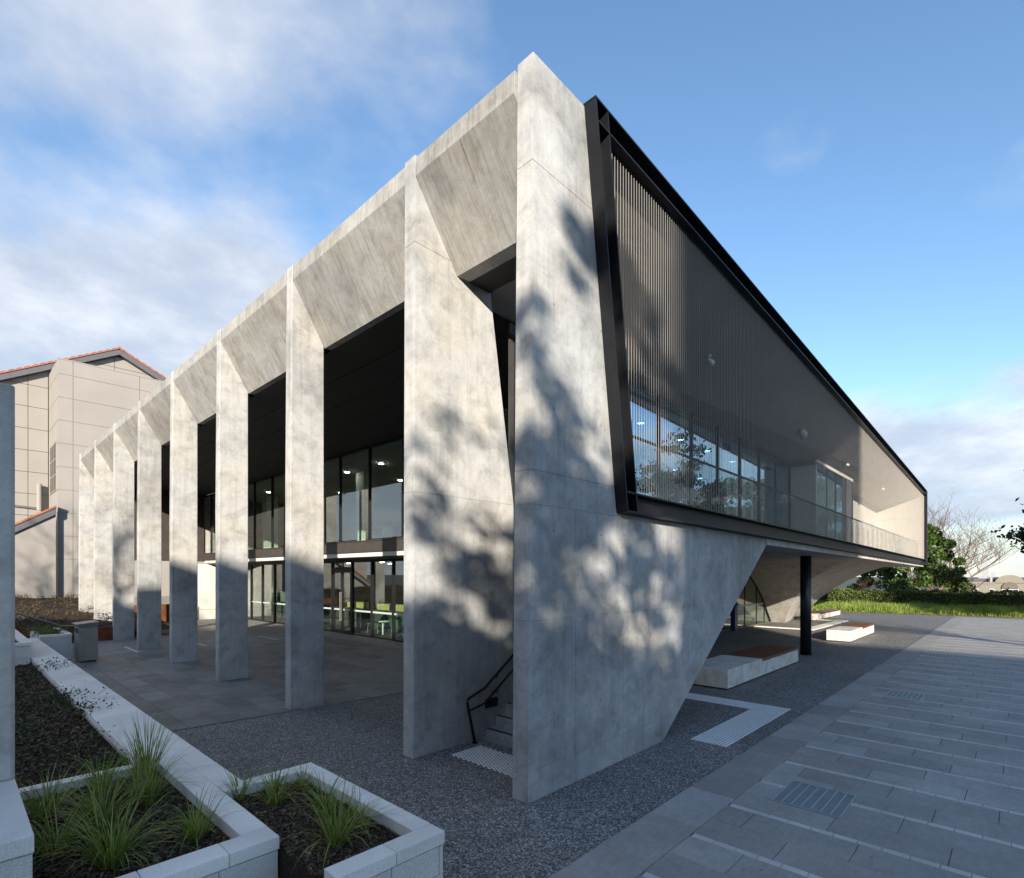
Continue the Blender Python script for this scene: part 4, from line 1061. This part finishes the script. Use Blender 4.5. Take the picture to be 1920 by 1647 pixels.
def lights(pts, z, label, group):
    for x, y in pts:
        t = thing('downlight', label, 'lamp', (x, y, z), group)
        MB().tube([(x, y, z - .002), (x, y, z - .03)], .105, 20).build('trim', M['white'], t)
        MB().tube([(x, y, z - .031), (x, y, z - .045)], .09, 20).build('diffuser', M['lamp'], t)
lights([(7.0 + .0, 16.2), (7.0, 13.7), (7.0, 18.8), (7.0, 21.5), (7.0, 24), (9.6, 16.2), (9.6, 21.5)], 6.72, 'round lit downlight in the upper room over the colonnade', 'downlights in the upper room over the colonnade')
lights([(8.9, 3.75), (11.4, 3.8), (13.5, 3.85), (15.8, 3.9), (15.8, 6.2), (18.4, 6.3), (12.0, 6.0)], 6.72, 'round lit downlight behind the blue balcony glazing', 'downlights behind the balcony glazing')
lights([(9.5, 11.5), (9.5, 14.5), (9.5, 17.5), (9.5, 20.5), (9.5, 24), (11.6, 16), (11.6, 20)], 3.08, 'round lit downlight in the ground floor ceiling', 'downlights on the ground floor')

# ================================================================== VEGETATION
def tree_mesh(base, h, r0, levels, spread, nb, seed, up=.25, split=.42, sides=6, wob=.15, first=.35, decay=.62):
    """recursive limbs; returns MB of limbs and the twig tips"""
    R = random.Random(seed); m = MB(); tips = []
    def grow(p, d, L, r, lev):
        pts = [p]; rs = [r]; n = 4 if lev < levels - 1 else 3; q = p; dd = d
        for i in range(n):
            dd = (dd + Vector((R.gauss(0, wob), R.gauss(0, wob), R.gauss(0, wob) + up * .12))).normalized()
            q = q + dd * (L / n); pts.append(q); rs.append(max(r * (1 - .45 * (i + 1) / n), r0 * .028))
        m.tube(pts, rs, sides if lev < 2 else (4 if lev < 4 else 3), False)
        if lev >= levels: tips.append(q); return
        k = nb if lev > 0 else nb + 1
        for b in range(k):
            j = R.randint(max(1, int(n * (first if lev == 0 else .3))), n)
            a = R.uniform(0, 2 * math.pi); ax = Vector((math.cos(a), math.sin(a), 0))
            nd = (dd * (1 - spread) + (ax + Vector((0, 0, up))) * spread * R.uniform(.7, 1.3)).normalized()
            grow(pts[j], nd, L * decay * R.uniform(.75, 1.2), rs[j] * R.uniform(.5, .72), lev + 1)
        grow(q, (dd + Vector((R.gauss(0, .25), R.gauss(0, .25), .1))).normalized(), L * decay * 1.05, rs[-1] * .9, lev + 1)
    grow(Vector(base), Vector((0, 0, 1)), h * split, r0, 0)
    return m, tips
def bare_tree(name, label, base, h, r0, levels, spread, nb, seed, mat, group=None, **k):
    t = thing(name, label, 'tree', base, group)
    m, tips = tree_mesh(base, h, r0, levels, spread, nb, seed, **k)
    m.build('branches', mat, t); return t
def leafy_tree(name, label, base, h, r0, seed, mat, size, per, clump, levels=3, spread=.55, nb=3, flat=1.0, group=None, squash=None, **k):
    t = thing(name, label, 'tree', base, group)
    m, tips = tree_mesh(base, h, r0, levels, spread, nb, seed, **k)
    m.build('trunk', M['bark'], t)
    tp = np.array([tuple(p) for p in tips])
    c = np.repeat(tp, per, 0) + rng.normal(size=(len(tp) * per, 3)) * np.array([clump, clump, clump * flat])
    V, F = leaf_cloud(c, size); raw('crown', V, F, mat, t)
    return t
# right edge and far right
hd = thing('hedge', 'long clipped dark green hedge behind the lawn strip', 'hedge', (40.6, -4, 0))
n = 60000
u = rng.uniform(0, 1, n); y = rng.uniform(-22, 22, n)
x = np.where(u < .45, 39.9 + rng.exponential(.06, n), rng.uniform(39.9, 41.3, n)); z = np.where(u < .45, rng.uniform(0, 1.36, n), 1.36 - rng.exponential(.04, n) + rng.normal(0, .02, n))
x = x + .05 * np.sin(y * 3.1) + .04 * np.sin(y * 7.7 + z * 5); sk = -.18 * (y - 1) * .6
z = z * (1 + .05 * np.sin(y * 1.3) + .04 * np.sin(y * 3.7 + 1) + .03 * np.sin(y * 9.1)) + np.where(rng.uniform(0, 1, n) < .04, rng.uniform(0, .12, n), 0)
V, F = leaf_cloud(np.stack([x + sk, y, np.maximum(z, .02)], 1), .055); raw('leaves', V, F, M['hedge'], hd)
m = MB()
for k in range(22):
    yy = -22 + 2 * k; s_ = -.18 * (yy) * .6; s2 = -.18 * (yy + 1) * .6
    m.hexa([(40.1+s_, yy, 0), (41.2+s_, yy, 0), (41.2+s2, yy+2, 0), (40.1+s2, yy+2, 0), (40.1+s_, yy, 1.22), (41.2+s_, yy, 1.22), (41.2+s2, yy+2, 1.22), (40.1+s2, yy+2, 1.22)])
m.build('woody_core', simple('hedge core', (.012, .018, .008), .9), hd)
n = 52000
y = rng.uniform(-20, 20, n); sk = -.19 * (y - 1); x0 = 37.15 + sk; x = x0 + rng.uniform(0, 1, n) ** .9 * 2.6
hh = rng.uniform(.28, .62, n) * np.clip(.35 + (x - x0) / .7, .3, 1) * (1 + .25 * np.sin(y * 1.9) * np.sin(x * 2.3)) + .10 * np.clip((x - x0) / 2, 0, 1)
a = rng.uniform(0, 2*np.pi, n); w = rng.uniform(.012, .026, n); ln = rng.uniform(.05, .35, n) * hh; a3 = rng.uniform(0, 2*np.pi, n)
p0 = np.stack([x - np.cos(a)*w, y - np.sin(a)*w, np.zeros(n)], 1); p1 = np.stack([x + np.cos(a)*w, y + np.sin(a)*w, np.zeros(n)], 1); p2 = np.stack([x + np.cos(a3)*ln, y + np.sin(a3)*ln, hh], 1)
i = np.arange(n); o = stuff(raw('lawn_strip', np.concatenate([p0, p1, p2], 0), np.stack([i, i+n, i+2*n], 1), M['lawn'])); tag(o, 'bright green strip of long strappy lawn before the hedge', 'grass')
m = MB(); m.prism([(37.05 + .19 * 20, -20), (41.9 + .19 * 20, -20), (41.9 - .19 * 20, 20), (37.05 - .19 * 20, 20)], 'z', .001, .03); struct(m.build('lawn_soil', simple('lawn soil', (.05, .06, .02), .95)))
n = 900; y = rng.uniform(-12, 14, n); x = 36.98 - .19 * (y - 1) + rng.normal(0, .10, n)
V, F = leaf_cloud(np.stack([x, y, np.full(n, .03)], 1), .05); o = stuff(raw('leaf_litter', V, F, M['litter'])); tag(o, 'orange leaf litter along the edge of the lawn strip', 'leaves')

n = 260; x = np.concatenate([rng.uniform(-1.9, 14, 130), rng.uniform(.1, 3.2, 60), rng.uniform(-.2, .6, 70)]); y = np.concatenate([rng.uniform(-4.5, 5.6, 130), -np.abs(rng.normal(0, .06, 60)) - .02, rng.uniform(.3, 5.5, 70)])
V, F = leaf_cloud(np.stack([x, y, np.full(n, .022)], 1), .013); V[:, 2] = .02 + (V[:, 2] - .02) * .25; o = stuff(raw('scattered_litter', V, F, islandmat('dry leaf crumbs', [(.05, .035, .02), (.12, .07, .03), (.22, .13, .05)], .8))); tag(o, 'tiny dry leaf crumbs blown over the aggregate and paving', 'leaves')
def blob_tree(name, label, base, h, rad_, seed, mat, n, size, group=None, trunk=.25, low=.15, k=70, cs_=1.0):
    """dense crown made of leaf clumps of unequal size around a limbed trunk"""
    t = thing(name, label, 'tree', base, group); R = np.random.default_rng(seed)
    m, tips = tree_mesh(base, h * .8, trunk, 3, .5, 3, seed); m.build('trunk', M['bark'], t)
    cz = R.uniform(low, 1, k); th = R.uniform(0, 2*np.pi, k); prof = np.sin(np.clip((cz - low) / (1 - low), 0.02, 1) ** .75 * np.pi) ** .55
    rr = prof * rad_ * np.sqrt(R.uniform(.15, 1, k)); cs = np.stack([rr*np.cos(th), rr*np.sin(th), cz * h], 1)
    idx = R.integers(0, k, n); sg = R.uniform(.35, .8, k) * rad_ * .33 * cs_
    d = R.normal(size=(n, 3)); d /= np.linalg.norm(d, axis=1)[:, None]; d *= (R.uniform(.3, 1, n) ** .5)[:, None]
    c = cs[idx] + d * sg[idx][:, None] * np.array([1, 1, .8]) + np.array(base)
    V, F = leaf_cloud(c, size); raw('crown', V, F, mat, t); return t
blob_tree('evergreen_tree', 'dense dark green evergreen tree behind the hedge beside the balcony end', (70, 3.6, -3.8), 11.4, 3.7, 5, M['leafdark'], 36000, .14, k=110, cs_=.9)
blob_tree('evergreen_shrub', 'dark evergreen bush half hidden under the vault behind the hedge', (60, 6.3, -3.0), 6.6, 2.8, 6, M['leafdark'], 12000, .13)
bare_tree('bare_tree', 'tall leafless tree with spreading pale branches behind the evergreen', (98, 4.9, -4), 20.0, .36, 5, .60, 4, 23, M['twig2'], split=.36, up=.42, wob=.10, decay=.66)
bare_tree('bare_shrub', 'low leafless reddish shrub behind the hedge under the vault arch', (47, 5.0, -.3), 3.6, .09, 5, .6, 4, 8, M['twig'], split=.3, up=.3)
bare_tree('bare_shrub', 'leafless brown thicket at the foot of the evergreen tree', (78, 1.6, -4), 7.4, .12, 5, .55, 3, 9, M['twig'], split=.3, up=.3)
bare_tree('bare_shrub', 'thin leafless brown tree in front of the distant arched building', (100, 1.2, -4), 8.6, .13, 5, .55, 3, 14, M['twig'], split=.3, up=.3)
# pines to the right: one reaches into the picture, the rest are seen in the balcony glass
PL = 'umbrella crowned pine standing in the row beside the striped paving'
for k, (x, y, h) in enumerate(((48, -9.3, 11.5), (36, -12.5, 13.5), (58, -13, 14.5), (27, -16, 12.5), (72, -14, 15))):
    leafy_tree('pine_tree', 'pine at the end of the row whose needled branch hangs beyond the lawn strip' if k == 0 else PL, (x, y, -.05), h, .32, 30 + k, M['needle'], .19, 150, .55, levels=3, spread=.62, nb=3, flat=.42, group='pines right of the plaza', up=.12, split=.5, first=.55, decay=.56)
# trees and buildings behind the camera that shade the plaza
blob_tree('shade_tree', 'leafy tree standing behind the planters whose shade dapples the corner wall', (-15, -16.1, -.05), 13.2, 3.6, 52, M['leafdark'], 6200, .11, low=.25, k=170, cs_=.5)
blob_tree('shade_tree', 'smaller leafy tree behind the planters whose shade falls on the foot of the wall', (-17, -17.4, -.05), 10.9, 3.6, 57, M['leafdark'], 8200, .12, low=.2, k=150, cs_=.55)
bare_tree('bare_tree', 'leafless tree behind the planters casting branch shadows on the far fins', (-21, 0, -.05), 16, .34, 5, .5, 3, 61, M['bark'], split=.42, up=.35)
bare_tree('bare_tree', 'leafless tree beside the gabled hall casting branch shadows on the beige wall', (-24, 13, -.05), 15, .34, 5, .5, 3, 63, M['bark'], split=.42, up=.35)
bare_tree('bare_tree', 'leafless tree beside the striped paving casting thin shadows over the far paving', (14.5, -12.0, -.05), 9, .2, 5, .5, 3, 64, M['bark'], split=.4, up=.3)
def hall(name, label, x0, x1, y0, y1, h, mat, roofm):
    t = thing(name, label, 'building', ((x0+x1)/2, (y0+y1)/2, 0))
    MB().box(x0, x1, y0, y1, -.1, h).build('wall', mat, t)
    MB().box(x0 - .2, x1 + .0, y0 , y1, h + .003, h + .35).build('parapet', roofm, t)
    z = 1.2
    while z < h - 2.4:
        y = y0 + 1.2
        while y < y1 - 1.6:
            f = MB().box(x1, x1 + .05, y, y + 1.3, z, z + 1.8).build('window', M['white'], t); MB().box(x1 + .051, x1 + .06, y + .08, y + 1.22, z + .08, z + 1.72).build('pane', M['glass2'], f); y += 2.8
        z += 3.4
hall('brick_hall', 'long brown brick hall standing across from the colonnade', -40, -30, -26.2, -13.6, 13.95, M['brick'], M['gutter'])
hall('brick_link', 'low brown brick link between the long hall and the tall block', -36, -30.3, -37.6, -26.3, 13.35, M['brick'], M['gutter'])
hall('brick_hall', 'lower brown brick wing at the end of the long hall', -40, -30.5, -13.5, -7.4, 12.75, M['brick'], M['gutter'])
hall('brick_tower', 'tall brown brick block between the two halls shading the balcony', -36, -30, -44.5, -37.75, 27, M['brick'], M['gutter'])
hall('brick_hall', 'brown brick hall beyond the tall block shading the plaza paving', -44, -30, -80, -44.6, 17.8, M['brick'], M['gutter'])
# distant buildings right
t = thing('arched_building', 'low beige building with arched window gable beyond the hedge', 'building', (142, -2, -4))
MB().box(140.02, 150, -16, 5.83, -4, .85).build('wall', M['farwall'], t)
MB().box(139.9, 140.0, -.2, 5.9, .55, .95).build('cornice', M['farwall'], t); MB().box(139.9, 140.0, -16, -4.5, .55, .95).build('cornice', M['farwall'], t)
ap = [(-2.3 + 2.15 * math.cos(a), .75 + 1.6 * math.sin(a)) for a in np.linspace(0, math.pi, 20)]
MB().prism(ap, 'x', 139.85, 143).build('arched_gable', M['farwall'], t)
aw = [(-2.37 + 1.2 * math.cos(a), -.35 + 1.35 * math.sin(a)) for a in np.linspace(0, math.pi, 16)]
w = MB().prism(aw, 'x', 139.78, 139.84).build('arched_window', M['frame'], t)
for k in range(1, 6):
    a = math.pi * k / 6; MB().tube([(139.76, -2.37, -.34), (139.76, -2.37 + 1.18*math.cos(a), -.35 + 1.3*math.sin(a))], .03, 4).build('glazing_bar', M['farwall'], w)
for y, s_ in ((4.75, .35), (2.73, .35), (.33, .36), (-1.6, .4), (-2.4, .3), (-3.2, .4), (-6, .4), (-8, .4)):
    f = MB().box(139.95, 140.015, y - s_, y + s_, -2.2, -.45).build('window', M['white'], t); MB().box(139.93, 139.948, y - s_ + .06, y + s_ - .06, -2.1, -.55).build('pane', M['glass2'], f)
MB().box(143, 148, 1.0, 3.2, .86, 1.6).build('roof_plant', M['gutter'], t); MB().box(142, 146, -.6, .3, .86, 1.9).build('roof_plant', M['gutter'], t)
t = thing('distant_tower', 'pale slab tower far away on the skyline beyond the trees', 'tower', (705, 22, -4))
MB().box(700, 712, 19.6, 24.2, -4, 15.1).build('shaft', M['farhaze'], t); MB().box(702, 710, 20.5, 23, 15.1, 16.2).build('crown', M['farhaze'], t)
t = thing('distant_block', 'small white block far away beside the skyline tower', 'building', (505, 10, -4))
MB().box(500, 508, 9.3, 11.7, -4, 3.9).build('body', M['farhaze'], t); MB().box(500, 506, 12.5, 18.0, -4, .8).build('wing', M['farhaze'], t)
